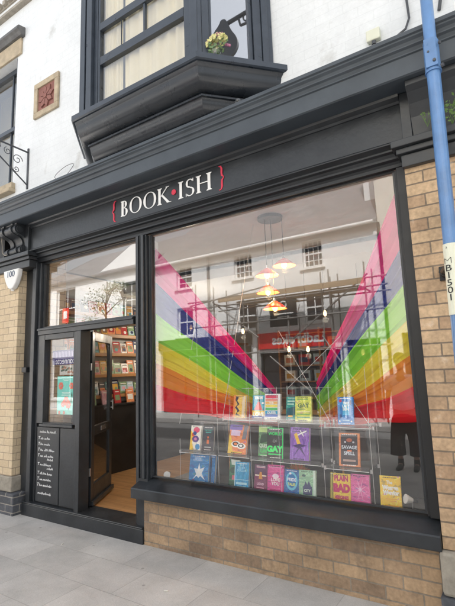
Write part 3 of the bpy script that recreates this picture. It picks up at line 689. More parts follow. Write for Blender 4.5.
# white number plate wrapped round the column, black characters one under another
pl = MB(); zt, zb_ = 2.150, 1.757; n = 14; rad = .041
for k in range(n):
    qs = []
    for a in (R(-205+k*230/n), R(-205+(k+1)*230/n)):
        for z in (zb_, zt): qs.append((pc(z)[0]+rad*math.cos(a), -.40+rad*math.sin(a), z))
    pl.quad(qs[0], qs[2], qs[3], qs[1])
plo = pl.build('number_plate', M['plate'], P)
va = R(-62+0)
def on_col(ch, z, size, ma, dz=0):
    # characters bent round the column
    o = text_mesh('plate_character', ch, size, ma, Matrix(), None, extrude=.0004, bold=(-.0014 if ch == 'M' else .0))
    bm = bmesh.new(); bm.from_mesh(o.data)
    for k_ in range(-7, 8): bmesh.ops.bisect_plane(bm, geom=bm.verts[:]+bm.edges[:]+bm.faces[:], plane_co=(k_*.0035, 0, 0), plane_no=(1, 0, 0))
    bm.to_mesh(o.data); bm.free()
    for v in o.data.vertices:
        a = v.co.x*1.45/.0425-R(118); zz = z+v.co.y; rr_ = .0425+(.0006 if v.co.z > 0 else 0)
        v.co = Vector((pc(zz)[0]+rr_*math.cos(a), -.40+rr_*math.sin(a), zz))
    o.parent = plo; o.matrix_parent_inverse = parent_inv(plo)
for k, ch in enumerate('MB1501'): on_col(ch, 2.052-k*.0405, .050, M['black'])
on_col('?', 2.125, .02, M['black'])
# bracket between pier and column
MB().tube([(-.30, -.05, 2.055), (-.30, -.16, 2.05)], .028, 12).tube([(-.30, -.16, 2.05), (-.24, -.36, 2.05)], .020, 10).box(-.335, -.265, -.075, -.052, 2.01, 2.10).build('wall_bracket', M['black'], P, bevel=.003)

# dead cables and junction box on the white wall
jb = MB().box(-.655, -.555, WY-.045, WY-.001, 3.865, 3.955).build('junction_box', M['plate'], bevel=.008)
tag(jb, 'small cream junction box on the white wall above the cornice, left of the blue column', 'junction box')
cb = MB().tube([(-.605, WY-.02, 3.864), (-.605, WY-.03, 3.83), (-.615, WY-.02, 3.79), (-.64, WY-.02, 3.73)], .009, 8).tube([(-.605, WY-.03, 3.86), (-.605, WY-.03, 3.835)], .016, 8)
tag(cb.build('short_cable', M['iron'], smooth=True), 'short dark cable end dangling beneath the cream junction box', 'cable')
cb = MB().tube([(-.52, WY-.01, 3.80), (-.45, WY-.02, 3.83), (-.385, WY-.02, 3.86), (-.355, WY-.02, 3.93), (-.36, WY-.015, 4.1), (-.345, WY-.015, 4.5), (-.345, WY-.015, 6.0)], .008, 8)
tag(cb.build('wall_cable', M['iron'], smooth=True), 'long grey cable climbing the white wall just left of the blue column', 'cable')
cb = MB().tube([(-.165, WY-.01, 3.90), (-.14, WY-.03, 4.0), (-.15, WY-.03, 4.1), (-.12, WY-.02, 4.3), (-.14, WY-.015, 6.0)], .011, 8)
tag(cb.build('wall_cable', M['iron'], smooth=True), 'thick grey cable on the white wall right behind the blue column', 'cable')
cb = MB().tube([(-4.106, -0.010, 3.830), (-4.058, -0.010, 3.853), (-4.025, -0.010, 3.879), (-3.997, -0.010, 3.903), (-4.004, -0.010, 3.922), (-4.060, -0.010, 3.932), (-4.131, -0.010, 3.931), (-4.196, -0.010, 3.919), (-4.266, -0.010, 3.899), (-4.328, -0.010, 3.874), (-4.345, -0.010, 3.848), (-4.321, -0.010, 3.826), (-4.289, -0.010, 3.812), (-4.246, -0.010, 3.807), (-4.340, 0.000, 3.820), (-4.360, 0.010, 3.740)], .003, 6)
tag(cb.build('loose_wire', M['iron'], smooth=True), 'thin loop of loose wire on the wall left of the oriel base', 'wire')
cb = MB().tube([(-5.20, -.13, 3.30), (-5.19, -.14, 3.20), (-5.17, -.14, 3.12), (-5.14, -.155, 3.05), (-5.11, -.16, 3.01), (-5.08, -.16, 2.99), (-5.03, -.16, 2.98)], .0045, 6)
tag(cb.build('loose_wire', M['stoneg'], smooth=True), 'pale cable hanging down the left scrolled console', 'wire')
# glass knob on top of the cornice
kn = MB().ball((-1.62, -.28, 3.625), .026, 12)
tag(kn.build('glass_knob', M['acrylic'], smooth=True), 'small clear dome resting on the cornice below the oriel window', 'fitting')

# alarm box on the left pier
A = empty('alarm_box', (-5.09, -.06, 2.55), 'white shield shaped alarm box on the left brick pier', 'alarm box')
ab = MB(); out = [(-5.265, 2.775), (-4.93, 2.775), (-4.945, 2.70), (-4.99, 2.60), (-5.04, 2.545), (-5.09, 2.53), (-5.15, 2.55), (-5.20, 2.61), (-5.25, 2.70)]
out = [(-5.00+(x+5.10)*.95, z+.03) for x, z in out]
ab.prism([(x, -.055, z) for x, z in out], (0, -.065, 0)); ab = ab.build('housing', M['white'], A, bevel=.014)
text_mesh('alarm_lettering', '100', .105, mat('alarm_blue', lin((40, 62, 96)), .5, var=0), face_mtx(-4.995, -.122, 2.745), A, .001, xs=1.1)
MB().tube([(-4.99, -.09, 2.56), (-4.99, -.09, 2.545)], .02, 12).build('strobe', M['white'], A)
# small black sensor on the left jamb
tag(MB().box(-4.86, -4.77, -.02, .045, 1.565, 1.625).build('sensor_box', M['black'], bevel=.006), 'small black box fixed between left pier and door frame', 'sensor')

# iron bracket, arm square to the wall
I = empty('iron_bracket', (-4.955, WY, 3.9), 'old wrought iron sign bracket with scrollwork on the white wall, no sign', 'bracket')
MB().box(-4.968, -4.942, WY-.014, WY-.001, 3.875, 4.425).build('wall_plate', M['iron'], I)
ar = MB().tube([(-4.955, WY-.01, 4.37), (-4.955, -.80, 4.37)], .011, 8).tube([(-4.955, WY-.012, 3.93), (-4.955, -.62, 4.36)], .009, 8); ar.build('arm', M['iron'], I)
sc_ = MB()
for (cy, cz_, rad, t0) in ((-.12, 4.22, .07, 0), (-.25, 4.28, .05, 2), (-.13, 4.09, .045, 3), (-.36, 4.31, .035, 1)):
    sc_.tube([(-4.955, cy+rad*(1-k/22)*math.cos(t0+k*.5), cz_+rad*(1-k/22)*math.sin(t0+k*.5)) for k in range(18)], .005, 5)
sc_.build('scrollwork', M['iron'], I)

# hanging sign further along the wall (seen mirrored in the side pane of the oriel)
Hs = empty('hanging_sign', (1.2, WY, 7.2), 'dark pear shaped hanging sign on an iron bracket, mirrored in the oriel side pane', 'hanging sign')
hb = MB().tube([(1.2, .02, 7.52), (1.2, -1.68, 7.27)], .035, 8).tube([(1.2, .02, 7.10), (1.2, -1.42, 7.13)], .022, 8).tube([(1.2, -1.42, 7.13), (1.2, -1.46, 7.30)], .02, 8)
for cy in (-1.12, -1.30, -.94, -.76): hb.tube([(1.2, cy+(.085-.0018*t)*math.cos(t*.3), 7.24+(.10-.002*t)*math.sin(t*.3)) for t in range(26)], .014, 6)
hb.build('bracket_arm', M['iron'], Hs)
MB().prism([(1.17, y, z) for y, z in chaikin(((-1.66, 7.30), (-1.70, 7.36), (-1.78, 7.36), (-1.80, 7.29), (-1.93, 7.17), (-2.0, 6.95), (-1.93, 6.72), (-1.72, 6.60), (-1.56, 6.65), (-1.47, 6.79), (-1.49, 6.94), (-1.57, 7.07), (-1.62, 7.18)))], (.06, 0, 0)).build('sign_panel', M['iron'], Hs)
MB().box(1.14, 1.26, .0, .028, 7.0, 7.65).build('wall_plate', M['iron'], Hs)

# weeds growing from the capital behind the column
wd = MB(); rr = random.Random(3)
for (bx, bz, nn) in ((-.16, 2.985, 26), (-.155, 3.06, 16), (-.30, 3.02, 6)):
    for k in range(nn):
        p = Vector((bx+rr.uniform(-.03, .04), -.17+rr.uniform(-.03, .02), bz+rr.uniform(0, .07))); a = rr.uniform(0, 6.28); l = rr.uniform(.014, .030)
        d = Vector((math.cos(a), -.5*abs(math.sin(a)), rr.uniform(-.2, .7))).normalized()*l; s_ = Vector((-d.z, .3*l, d.x))*.28
        wd.quad(p, p+d*.5+s_, p+d, p+d*.5-s_)
    for k in range(5): wd.tube([(bx, -.13, bz-.01), (bx+rr.uniform(-.03, .04), -.17, bz+rr.uniform(.03, .08))], .0015, 4)
tag(wd.build('wall_weed', mat('weed_green', (.10, .19, .04), .6, var=.3, vscale=40)), 'green weed sprouting from the capital behind the blue column', 'weed')

# flowers on the sill inside the oriel
F = empty('flower_bunch', (-1.60, -.36, 4.01), 'bunch of yellow and pink flowers behind the oriel side pane', 'flowers')
fm = {'y': mat('petal_yellow', (.72, .70, .34), .7, var=.2, vscale=60), 'p': mat('petal_pink', (.45, .18, .28), .7, var=.2), 'g': mat('leaf_green', (.12, .20, .08), .6, var=.3)}
fmb = {'y': MB(), 'p': MB(), 'g': MB()}; rr = random.Random(8); fc = Vector((-1.725, -.40, 4.12))
for k in range(90):
    a, b_ = rr.uniform(0, 6.28), rr.uniform(-.2, 1.2); q = fc+Vector((math.cos(a)*.09*math.cos(b_), math.sin(a)*.045*math.cos(b_), .055*math.sin(b_)))
    key = 'y' if rr.random() < .86 else 'p'
    for j in range(6):
        t = j*1.05+rr.random(); u = Vector((math.cos(t), rr.uniform(-.5, .5), math.sin(t)))*.016
        v = u.cross(Vector((0, 1, .3))).normalized()*.008
        fmb[key].quad(q, q+u*.6+v, q+u+Vector((0, -.006, 0)), q+u*.6-v)
for k in range(60):
    a = rr.uniform(0, 6.28); q = fc+Vector((math.cos(a)*rr.uniform(.02, .09), math.sin(a)*.04, rr.uniform(-.09, -.01))); u = Vector((rr.uniform(-1, 1), rr.uniform(-.5, .5), rr.uniform(-.6, .9))).normalized()*.035; v = Vector((-u.z, 0, u.x))*.3
    fmb['g'].quad(q, q+u*.5+v, q+u, q+u*.5-v)
for j in range(3): fmb['p'].ball((-1.655+j*.016, -.37, 4.085-j*.010), .012, 8)
fmb['y'].build('petals', fm['y'], F); fmb['p'].build('pink_petals', fm['p'], F); fmb['g'].build('leaves', fm['g'], F)
MB().lathe((-1.735, -.40, 4.012), [(.03, 0), (.04, .03), (.035, .08), (.03, .09)], 16).build('vase', M['acrylic'], F)
# curtains in the oriel
def curtain(x0, x1, y, z0, z1, label, folds):
    P_ = []
    for a in range(2):
        P_.append([(x0+(x1-x0)*k/80, y+.013*math.sin(k/80*folds*6.28+1.3*math.sin(k*.11))+.004*math.sin(k*.9), (z0, z1)[a]) for k in range(81)])
    o = MB().grid(P_).build('curtain', M['curtain'], smooth=True)
    tag(o, label, 'curtain', None)
curtain(-2.80, -1.96, -.36, 4.0, 6.4, 'right hand cream curtain drawn across the oriel front sash', 6)
curtain(-3.14, -2.845, -.355, 4.0, 6.4, 'left hand cream curtain at the narrow side of the oriel front sash', 2)

# ------------------------------------------------------------------ shop window display
def drape(name, label, xe, ye, ze, xa, ya, za, group):
    o = empty(name, (xe, ye, 1.2), label, 'drape', group)
    cols = [('magenta', (.75, .02, .26)), ('blue', (.04, .06, .34)), ('green', (.34, .85, .09)), ('yellow', (.95, .84, .09)), ('orange', (.95, .35, .045)), ('red', (.92, .03, .045))]
    for b, (cn, cc) in enumerate(cols):
        rows = []; nu, nv = 60, 14
        for v in range(nv+1):
            row = []
            for u in range(nu+1):
                t = u/nu; s = (b+v/nv)
                i0 = min(int(s), 5); f = s-i0 if s < 6 else 1.0
                if s >= 6: i0 = 5
                z = (ze[i0]*(1-f)+ze[i0+1]*f)*(1-t)+(za[i0]*(1-f)+za[i0+1]*f)*t
                sag = -.008*math.sin(math.pi*t)
                fold = (.030*math.sin(s*8.3+1.2*math.sin(t*4))+.012*math.sin(s*19+t*5)+.008*math.sin(s*37-t*3))*(.30+.7*t)*min(1, 3*(1-t)+.35)
                row.append((xe+(xa-xe)*t, ye+(ya-ye)*t+fold+.02*math.sin(t*3+s), z+sag+.012*math.sin(s*1.7+t*9)*math.sin(math.pi*min(1, t*1.05))))
            rows.append(row)
        MB().grid(rows).build(cn+'_stripe', FAB.setdefault(cn, fabric('cloth_'+cn, cc)), o, smooth=True)
    return o
FAB = {}
drape('rainbow_drape', 'left rainbow cloth fanned from the window side to the middle', -3.02, .17, [2.86, 2.47, 2.15, 1.865, 1.635, 1.425, 1.165], -1.83, .56, [1.315, 1.262, 1.222, 1.135, 1.09, 1.055, 1.0], 'rainbow drapes in the shop window')
drape('rainbow_drape', 'right rainbow cloth fanned from beside the brick pier to the middle', -.50, .15, [2.92, 2.46, 2.17, 1.89, 1.62, 1.39, 1.135], -1.43, .52, [1.37, 1.315, 1.262, 1.15, 1.09, 1.06, 1.015], 'rainbow drapes in the shop window')

# dark backing panels behind the lower rows
for k, (a, b, lab) in enumerate(((-2.84, -2.42, 'leftmost dark panel behind the blue display books'), (-2.40, -1.96, 'dark panel behind the orange and yellow cover with eyes'), (-1.94, -1.30, 'wide dark panel behind the purple book'), (-1.28, -.60, 'rightmost dark panel behind the lone yellow book'))):
    tag(MB().box(a, b, .62, .64, .507, 1.10).build('backing_panel', M['panelblack'], bevel=.004), lab, 'panel', 'backing panels of the display')

# acrylic shelves on wires
def acrylic(x0, x1, z, y0, y1, ztop, label):
    e = empty('display_shelf', ((x0+x1)/2, (y0+y1)/2, z), label, 'display shelf', 'clear shelves on wires')
    m = MB().box(x0, x1, y0, y1, z-.006, z).box(x0, x1, y0-.003, y0, z-.006, z+.025).box(x0, x1, y1, y1+.004, z-.006, ztop)
    m.build('tray', M['acrylic'], e)
    for x in (x0-.01, x1+.01):
        for y in (y0+.01, y1-.01): MB().tube([(x, y, z-.014), (x, y, z+.012)], .009, 8).build('wire_clip', M['steel'], e)
    MB().box(x0, x1, y0-.005, y0-.003, z-.007, z-.003).build('polished_edge', M['white'], e); MB().box(x0, x1, y1+.004, y1+.006, ztop-.003, ztop).build('polished_edge', M['white'], e)
acrylic(-2.665, -2.26, .785, .20, .42, 1.03, 'clear shelf under the colourful white book and the black book')
acrylic(-2.24, -1.93, .785, .20, .42, 1.06, 'clear shelf under the orange cover with eyes')
acrylic(-1.91, -1.31, .775, .20, .42, 1.06, 'clear shelf under the green lettered and purple books')
acrylic(-1.27, -.95, .762, .20, .42, 1.04, 'clear shelf under the dark book with orange border')
acrylic(-2.18, -1.66, 1.088, .20, .42, 1.34, 'clear top shelf under the rainbow striped book')
acrylic(-1.64, -1.27, 1.083, .20, .42, 1.34, 'clear top shelf under the yellow green book')
acrylic(-1.25, -.91, 1.062, .20, .42, 1.32, 'clear top shelf under the small bright blue book')
cbx = [(-2.675, .785, .9), (-2.25, .785, 1.4), (-1.92, 1.09, 1.36), (-1.29, 1.08, 1.36), (-.93, .77, 1.5), (-1.655, 1.08, 1.36)]
wn_ = ['leftmost', 'second from the left', 'left of centre', 'right of centre', 'rightmost', 'central']
for k, (x, z, zt) in enumerate(cbx):
    for y, fb_ in ((.21, 'front'), (.41, 'rear')): tag(MB().tube([(x, y, .505), (x, y, zt)], .0016, 5).build('suspension_wire', M['cable']), 'thin upright %s wire of the clear shelves, %s' % (fb_, wn_[k]), 'wire', 'upright wires of the clear shelves')
for p, q in (((-2.75, .30, 1.02), (-2.53, .30, 1.98)), ((-2.25, .30, 1.10), (-2.10, .75, 2.98)), ((-1.25, .3, 1.08), (-1.80, .6, 1.85)), ((-.93, .3, 1.04), (-1.28, .45, 1.5)), ((-1.6, .3, 1.34), (-1.15, .4, 1.75))):
    WK = globals().setdefault('WK', [0]); WK[0] += 1
    tag(MB().tube([p, q], .0022, 6).build('slanting_wire', M['cable']), 'thin pale slanting wire, %s from the left across the window display' % ('first', 'second', 'third', 'fifth', 'fourth')[WK[0]-1], 'wire', 'slanting wires in the window')

# books
BK = [0]
def book(x0, x1, zb_, zt, y, label, cover, art=None, rz=0, lean=10, th=.022, group='books in the window display', page_side=True):
    wd_ = x1-x0; hh = zt-zb_
    e = empty('book', ((x0+x1)/2, y, zb_), label, 'book', group, rot=(R(-lean), 0, R(rz)))
    BK[0] += 1; cm = artmat(cover, BK[0])
    def L_(mb, name, m_): o = mb.build(name, m_, None); o.parent = e; return o
    c = MB().box(-wd_/2, wd_/2, -th/2, -th/2+.002, 0, hh).box(-wd_/2, wd_/2, th/2-.002, th/2, 0, hh).box(-wd_/2, -wd_/2+.002, -th/2+.002, th/2-.002, 0, hh)
    L_(c, 'cover', cm)
    L_(MB().box(-wd_/2+.0022, wd_/2-.004, -th/2+.0022, th/2-.0022, .003, hh-.003), 'pages', M['paper'])
    if art and 'display' in group:
        ra = random.Random(BK[0]); ink = (245, 245, 240) if sum(cover) < 420 else (45, 45, 60); art = list(art)
        for (zl, a0, a1) in ((.945, .15, .85), (.035, .2, .8)):
            u = a0
            while u < a1-.04: du = ra.uniform(.04, .10); art.append(('r', ink, u, zl-.012, min(u+du, a1), zl+.012)); u += du+.025
    if art:
        mats = []; mb = MB(); yy = -th/2-.0004; n = 0
        for it in art:
            colr = it[1]; n += 1; f = yy-.00008*n
            X = lambda u: -wd_/2+u*wd_
            Z = lambda v: v*hh
            if it[0] == 'r':
                _, c_, a, b, c2, d2 = it; mi = len(mats); mats.append(flat(c_, .4)); mb.quad((X(a), f, Z(b)), (X(c2), f, Z(b)), (X(c2), f, Z(d2)), (X(a), f, Z(d2)), m=mi)
            elif it[0] == 'p':
                mi = len(mats); mats.append(flat(it[1], .4)); mb.quad(*[(X(a), f, Z(b)) for a, b in it[2]], m=mi)
            elif it[0] == 'c':
                _, c_, a, b, rx, rz_ = it; mi = len(mats); mats.append(flat(c_, .4)); mb.quad(*[(X(a)+rx*wd_*math.cos(t*.3927), f, Z(b)+rz_*hh*math.sin(t*.3927)) for t in range(16)], m=mi)
            elif it[0] == 't':
                _, c_, txt, a, b, sz, bo, xs_ = it
                t = text_mesh('title', txt, sz*hh, flat(c_, .4), Matrix.Translation((X(a), f, Z(b))) @ Matrix.Rotation(R(90), 4, 'X'), None, .0001, bold=bo, xs=xs_); t.parent = e
        if mb.v: L_(mb, 'cover_art', mats)
    return e
K = (25, 25, 28); Wh = (245, 245, 240)
# top row
book(-2.142, -2.01, 1.092, 1.285, .30, 'orange and yellow book with a dark twisting figure, first on the top shelf', (240, 190, 70), [('r', (238, 140, 60), 0, 0, .18, 1), ('p', (60, 50, 70), [(.2, .95), (.42, .9), (.3, .75), (.5, .6), (.28, .5), (.55, .3), (.3, .2), (.62, .08), (.2, .1), (.35, .3), (.15, .45), (.35, .6), (.15, .78)]), ('r', (235, 215, 180), .72, .05, .95, .95)], rz=-4)
book(-1.939, -1.818, 1.092, 1.285, .295, 'teal book with a figure in a red dress and the word LOVE', (30, 160, 185), [('r', (245, 205, 90), 0, 0, 1, .34), ('r', (60, 90, 170), 0, 0, 1, .12), ('c', (70, 45, 35), .48, .78, .09, .06), ('p', (215, 55, 50), [(.42, .72), (.56, .72), (.82, .36), (.14, .36)]), ('t', Wh, 'LOVE', .5, .17, .22, .002, 1), ('t', Wh, 'FROM', .5, .88, .14, .001, 1), ('r', Wh, .74, .62, .9, .7)], rz=2)
book(-1.806, -1.668, 1.088, 1.298, .275, 'white book with rainbow stripes on the top shelf', (240, 240, 240), [('r', (225, 70, 100), .06, .82, .86, .94), ('r', (240, 150, 130), .06, .72, .86, .80), ('r', (245, 190, 110), .06, .60, .86, .70), ('r', (245, 230, 110), .06, .48, .86, .58), ('r', (90, 200, 120), .06, .36, .86, .46), ('r', (60, 170, 215), .06, .22, .86, .34), ('r', (70, 110, 200), .06, .10, .86, .20), ('t', Wh, 'THE', .45, .64, .10, .001, 1), ('t', Wh, 'QUEER', .46, .26, .13, .001, .9)], rz=6, th=.03)
book(-1.622, -1.525, 1.088, 1.272, .30, 'teal green book half hidden by the yellow green one', (30, 150, 140), [('p', (20, 90, 105), [(.0, .1), (1, .25), (1, .6), (.1, .5)]), ('r', (240, 180, 60), .2, .12, .6, .2), ('r', (180, 225, 210), .1, .78, .8, .84), ('r', (180, 225, 210), .1, .66, .7, .71)])
book(-1.527, -1.392, 1.083, 1.278, .275, 'yellow green book with GAY in grey letters', (215, 225, 95), [('t', (90, 120, 90), 'GAY', .5, .62, .24, .001, 1), ('r', (130, 180, 90), .1, .86, .8, .9), ('r', (240, 240, 170), .1, .36, .9, .41), ('r', (130, 190, 110), .1, .26, .9, .3), ('r', (90, 170, 130), .1, .14, .9, .18), ('r', (110, 150, 110), .1, .47, .6, .5)], rz=4, th=.024)
book(-1.182, -1.062, 1.068, 1.273, .29, 'small bright blue book alone on its clear top shelf', (35, 130, 205), [('r', (90, 190, 235), .32, .34, .72, .82), ('t', Wh, 'THE\nLAST\nSUN', .52, .66, .13, .001, .9), ('c', (210, 60, 90), .18, .86, .09, .06), ('c', (20, 60, 120), .82, .8, .07, .09), ('c', (20, 60, 120), .2, .3, .05, .08), ('c', Wh, .12, .12, .05, .03), ('c', Wh, .86, .12, .05, .03), ('r', (170, 215, 240), .3, .14, .74, .17)], rz=3)
# middle row
book(-2.622, -2.50, .790, 1.008, .29, 'white book with splashes of yellow, pink, purple and blue', (245, 240, 225), [('p', (250, 205, 20), [(0, 0), (.4, 0), (.2, .3), (.35, .6), (0, .8)]), ('c', (235, 60, 110), .55, .82, .3, .12), ('c', (90, 50, 140), .5, .45, .33, .14), ('c', (30, 140, 200), .75, .14, .22, .12), ('c', (230, 90, 40), .25, .62, .14, .08), ('c', (30, 60, 150), .4, .68, .18, .08), ('c', (220, 120, 180), .5, .45, .14, .06)], rz=-2)
book(-2.486, -2.37, .790, 1.004, .31, 'black book with a small orange figure, beside the splashed white one', (40, 50, 58), [('r', (230, 120, 60), .38, .28, .58, .45), ('r', (230, 120, 60), .42, .5, .55, .58), ('t', (80, 210, 190), 'THE GREAT', .5, .82, .09, 0, .8), ('r', (80, 180, 170), .25, .72, .75, .76), ('r', (200, 205, 205), .2, .12, .8, .16)], th=.03, rz=6)
book(-2.205, -2.01, .786, 1.03, .29, 'orange, yellow and lilac book with cartoon eyes', (238, 130, 60), [('p', (245, 205, 70), [(0, 0), (.3, 0), (.15, .5), (0, .7)]), ('r', (125, 100, 190), 0, .82, .7, 1), ('p', (230, 205, 235), [(.08, .62), (.6, .62), (.62, .8), (.1, .82)]), ('p', (120, 120, 130), [(.72, .5), (.95, .55), (1, 1), (.8, 1)]), ('c', Wh, .42, .33, .26, .11), ('c', K, .40, .34, .17, .075), ('c', (238, 130, 60), .40, .34, .10, .045), ('c', Wh, .72, .28, .24, .10), ('c', K, .70, .29, .16, .07), ('c', Wh, .70, .29, .09, .04), ('r', (245, 200, 60), .2, .03, .8, .08)], rz=-5, lean=14)
book(-1.908, -1.79, .780, 1.03, .315, 'grey green book half hidden by the neon lettered black one', (95, 140, 95), [('r', (180, 215, 120), .0, .78, .9, .96), ('p', (50, 80, 60), [(.1, .4), (.8, .5), (.9, .75), (.2, .7)]), ('t', (210, 230, 210), 'QUEER', .5, .34, .16, .001, .8), ('t', (60, 200, 100), 'UNI', .5, .18, .18, .002, 1), ('r', (70, 190, 90), .05, .03, .9, .08)])
book(-1.802, -1.66, .778, 1.022, .275, 'black book with neon green letters and frame', (38, 42, 42), [('r', (50, 230, 120), 0, .97, 1, 1), ('r', (50, 230, 120), .95, 0, 1, .97), ('t', (40, 240, 110), 'GAY', .48, .30, .26, .004, 1.05), ('t', (40, 225, 110), 'WORLD', .5, .80, .13, .001, 1), ('t', (170, 180, 175), 'OF', .5, .56, .13, 0, 1), ('r', (40, 230, 110), .1, .12, .9, .16)], rz=5)
book(-1.602, -1.435, .780, 1.03, .29, 'purple book with a yellow pencil across the cover', (145, 95, 190), [('p', (245, 200, 70), [(.2, .78), (.34, .84), (.56, .5), (.42, .42)]), ('p', (70, 40, 110), [(.2, .1), (.5, .35), (.85, .1), (.6, .4), (.9, .45), (.5, .5), (.12, .42), (.42, .36)]), ('r', (60, 40, 90), .1, .86, .9, .88), ('p', Wh, [(.38, .78), (.85, .92), (.86, .88), (.4, .74)]), ('p', Wh, [(.5, .9), (.7, .72), (.73, .74), (.54, .92)])], rz=-3, th=.03)
book(-1.196, -1.04, .766, 1.006, .29, 'dark brown book with an orange border', (225, 130, 60), [('r', (58, 46, 56), .09, .05, .9, .95), ('t', (215, 225, 235), 'SAVAGE', .5, .56, .14, .001, .95), ('t', (215, 225, 235), 'SPELL', .5, .38, .14, .001, 1), ('r', (225, 110, 60), .4, .44, .62, .48), ('c', (180, 90, 60), .5, .78, .14, .06), ('c', (200, 200, 210), .3, .72, .05, .03), ('c', (200, 200, 210), .7, .72, .05, .03), ('r', (180, 150, 140), .2, .14, .8, .2)], rz=4, lean=14)
# bottom row
book(-2.630, -2.42, .508, .748, .28, 'large blue book with a white splash figure', (20, 125, 190), [('p', (235, 240, 245), [(.2, .1), (.38, .3), (.25, .5), (.45, .5), (.5, .72), (.58, .5), (.8, .58), (.66, .35), (.85, .12), (.6, .25), (.5, .18), (.4, .25)]), ('t', (235, 240, 250), 'GENDER\nEXPLORERS', .42, .84, .085, 0, .95), ('t', Wh, 'A', .5, .40, .24, .002, 1), ('r', (200, 225, 240), .4, .05, .85, .08), ('r', (150, 70, 120), .2, .06, .3, .12)], rz=2)
book(-2.425, -2.372, .508, .744, .32, 'second blue copy tucked behind the blue splash book', (25, 120, 185), [('r', (60, 60, 80), .1, .02, .3, .96)], th=.03)
book(-2.216, -2.11, .508, .728, .31, 'green and white book with a pink patch', (40, 120, 80), [('p', (225, 235, 225), [(.2, .8), (1, .8), (1, 1), (.1, 1)]), ('c', (25, 75, 55), .4, .6, .35, .12), ('r', (220, 110, 130), .3, .25, 1, .42), ('r', (35, 90, 60), 0, .02, 1, .2)], rz=-5)
book(-2.130, -1.995, .508, .722, .275, 'light blue book with pale lettering in front of the green one', (35, 155, 205), [('r', (200, 235, 245), 0, 0, .05, 1), ('t', (190, 235, 248), 'THE\nSILVER\nDOLLAR', .5, .78, .12, 0, .9), ('r', (190, 235, 248), .12, .16, .88, .24), ('r', (190, 235, 248), .2, .06, .8, .11), ('r', (190, 235, 248), 0, .33, 1, .345)], rz=5, th=.03)
book(-1.949, -1.828, .508, .712, .29, 'plum coloured book with a cream sash band', (130, 45, 90), [('r', (90, 35, 85), .0, .6, 1, 1), ('r', (240, 220, 200), .05, .56, .95, .61), ('p', (225, 150, 60), [(.35, .45), (.65, .45), (.58, .72), (.42, .72)]), ('t', (235, 190, 210), 'LOUD', .5, .26, .12, .001, 1), ('r', (225, 170, 190), .2, .1, .8, .14), ('r', (225, 170, 190), .15, .88, .85, .92)], rz=-2)
book(-1.818, -1.675, .506, .722, .285, 'hot pink book with white lettering', (222, 70, 150), [('c', (245, 220, 235), .5, .6, .2, .09), ('t', Wh, 'LOVE\nYOU', .5, .40, .16, .001, .95), ('r', (250, 150, 200), .1, .90, .9, .94), ('p', (190, 40, 120), [(.1, .06), (.9, .06), (.8, .14), (.2, .14)])], rz=4)
book(-1.668, -1.538, .506, .700, .285, 'blue book with a round turquoise drawing', (30, 105, 175), [('c', (110, 205, 230), .5, .55, .40, .36), ('c', (30, 120, 190), .5, .56, .30, .27), ('t', (240, 245, 250), 'PRIDE', .5, .6, .17, .001, .9), ('t', (230, 240, 120), 'TALES', .5, .42, .14, .001, .9), ('r', (225, 150, 60), .25, .05, .75, .1), ('c', (240, 240, 250), .4, .84, .08, .04)], rz=-2)
book(-1.530, -1.395, .506, .708, .275, 'pale green book with a dark blue castle drawing', (150, 195, 160), [('r', (70, 75, 120), .25, .12, .78, .42), ('p', (70, 75, 120), [(.3, .42), (.4, .6), (.5, .48), (.6, .62), (.72, .42)]), ('t', (225, 240, 225), 'CITY', .5, .26, .13, .001, .9), ('r', (215, 235, 220), .85, 0, 1, 1), ('c', (90, 120, 120), .3, .8, .12, .05), ('r', (100, 110, 140), .1, .04, .9, .08)], rz=6, th=.034)
book(-1.296, -1.262, .506, .700, .33, 'thin yellow green spine left of the pink and yellow lettered book', (150, 140, 60), [('r', (200, 190, 90), .2, 0, .45, 1)], th=.04)
book(-1.257, -1.125, .504, .706, .285, 'yellow book with PLAIN BAD HEROINES in big magenta letters', (248, 205, 70), [('t', (205, 40, 110), 'PLAIN', .46, .82, .25, .003, .78), ('t', (205, 40, 110), 'BAD', .47, .48, .36, .006, .85), ('t', (205, 40, 110), 'HEROINES', .47, .17, .15, .002, .75), ('r', (248, 205, 70), .0, .0, 1, .04)], rz=2)
book(-1.120, -.985, .504, .712, .285, 'bright pink book with radiating lines', (228, 100, 165), [('p', (245, 175, 210), [(.5+.02*math.cos(t*.3927)+(.42 if t % 2 else .05)*math.cos(t*.3927), .5+(.42 if t % 2 else .05)*math.sin(t*.3927)) for t in range(16)]), ('r', (200, 60, 130), .05, .04, .95, .07), ('c', (245, 200, 225), .5, .5, .08, .05)], rz=3, th=.034)
book(-.908, -.768, .502, .722, .28, 'bright yellow book standing alone at the right end', (246, 200, 25), [('t', Wh, 'The', .46, .80, .14, .001, .85), ('t', Wh, 'Woman', .5, .64, .17, .003, .85), ('t', Wh, 'Warrior', .52, .49, .17, .003, .8), ('r', (235, 160, 40), .25, .30, .8, .32), ('r', (235, 160, 40), .3, .24, .75, .26), ('r', (235, 160, 40), .2, .1, .85, .13)], rz=6, th=.03, lean=13)

# small spotlights on the display floor
def spot(x, y, z, d, label):
    e = empty('spotlight', (x, y, z), label, 'spotlight', 'small white display spotlights')
    d = Vector(d).normalized(); c_ = Vector((x, y, z+.07))
    MB().tube([c_, c_+d*.04, c_+d*.05], [.016, .03, .032], 16).build('lamp_head', M['white'], e, smooth=False)
    MB().tube([(x, y, z), (x, y, z+.06)], .006, 8).tube([(x, y, z), (x, y, z+.008)], .03, 14).build('stand', M['steel'], e)
    MB().tube([c_-d*.002, c_-d*.04], [.013, .010], 10).build('lamp_neck', M['black'], e)
spot(-.70, .30, .505, (-.7, -.55, .25), 'small white spotlight beside the lone yellow book')
spot(-2.82, .21, .505, (.4, -.9, .0), 'small white spotlight at the left end of the display floor')
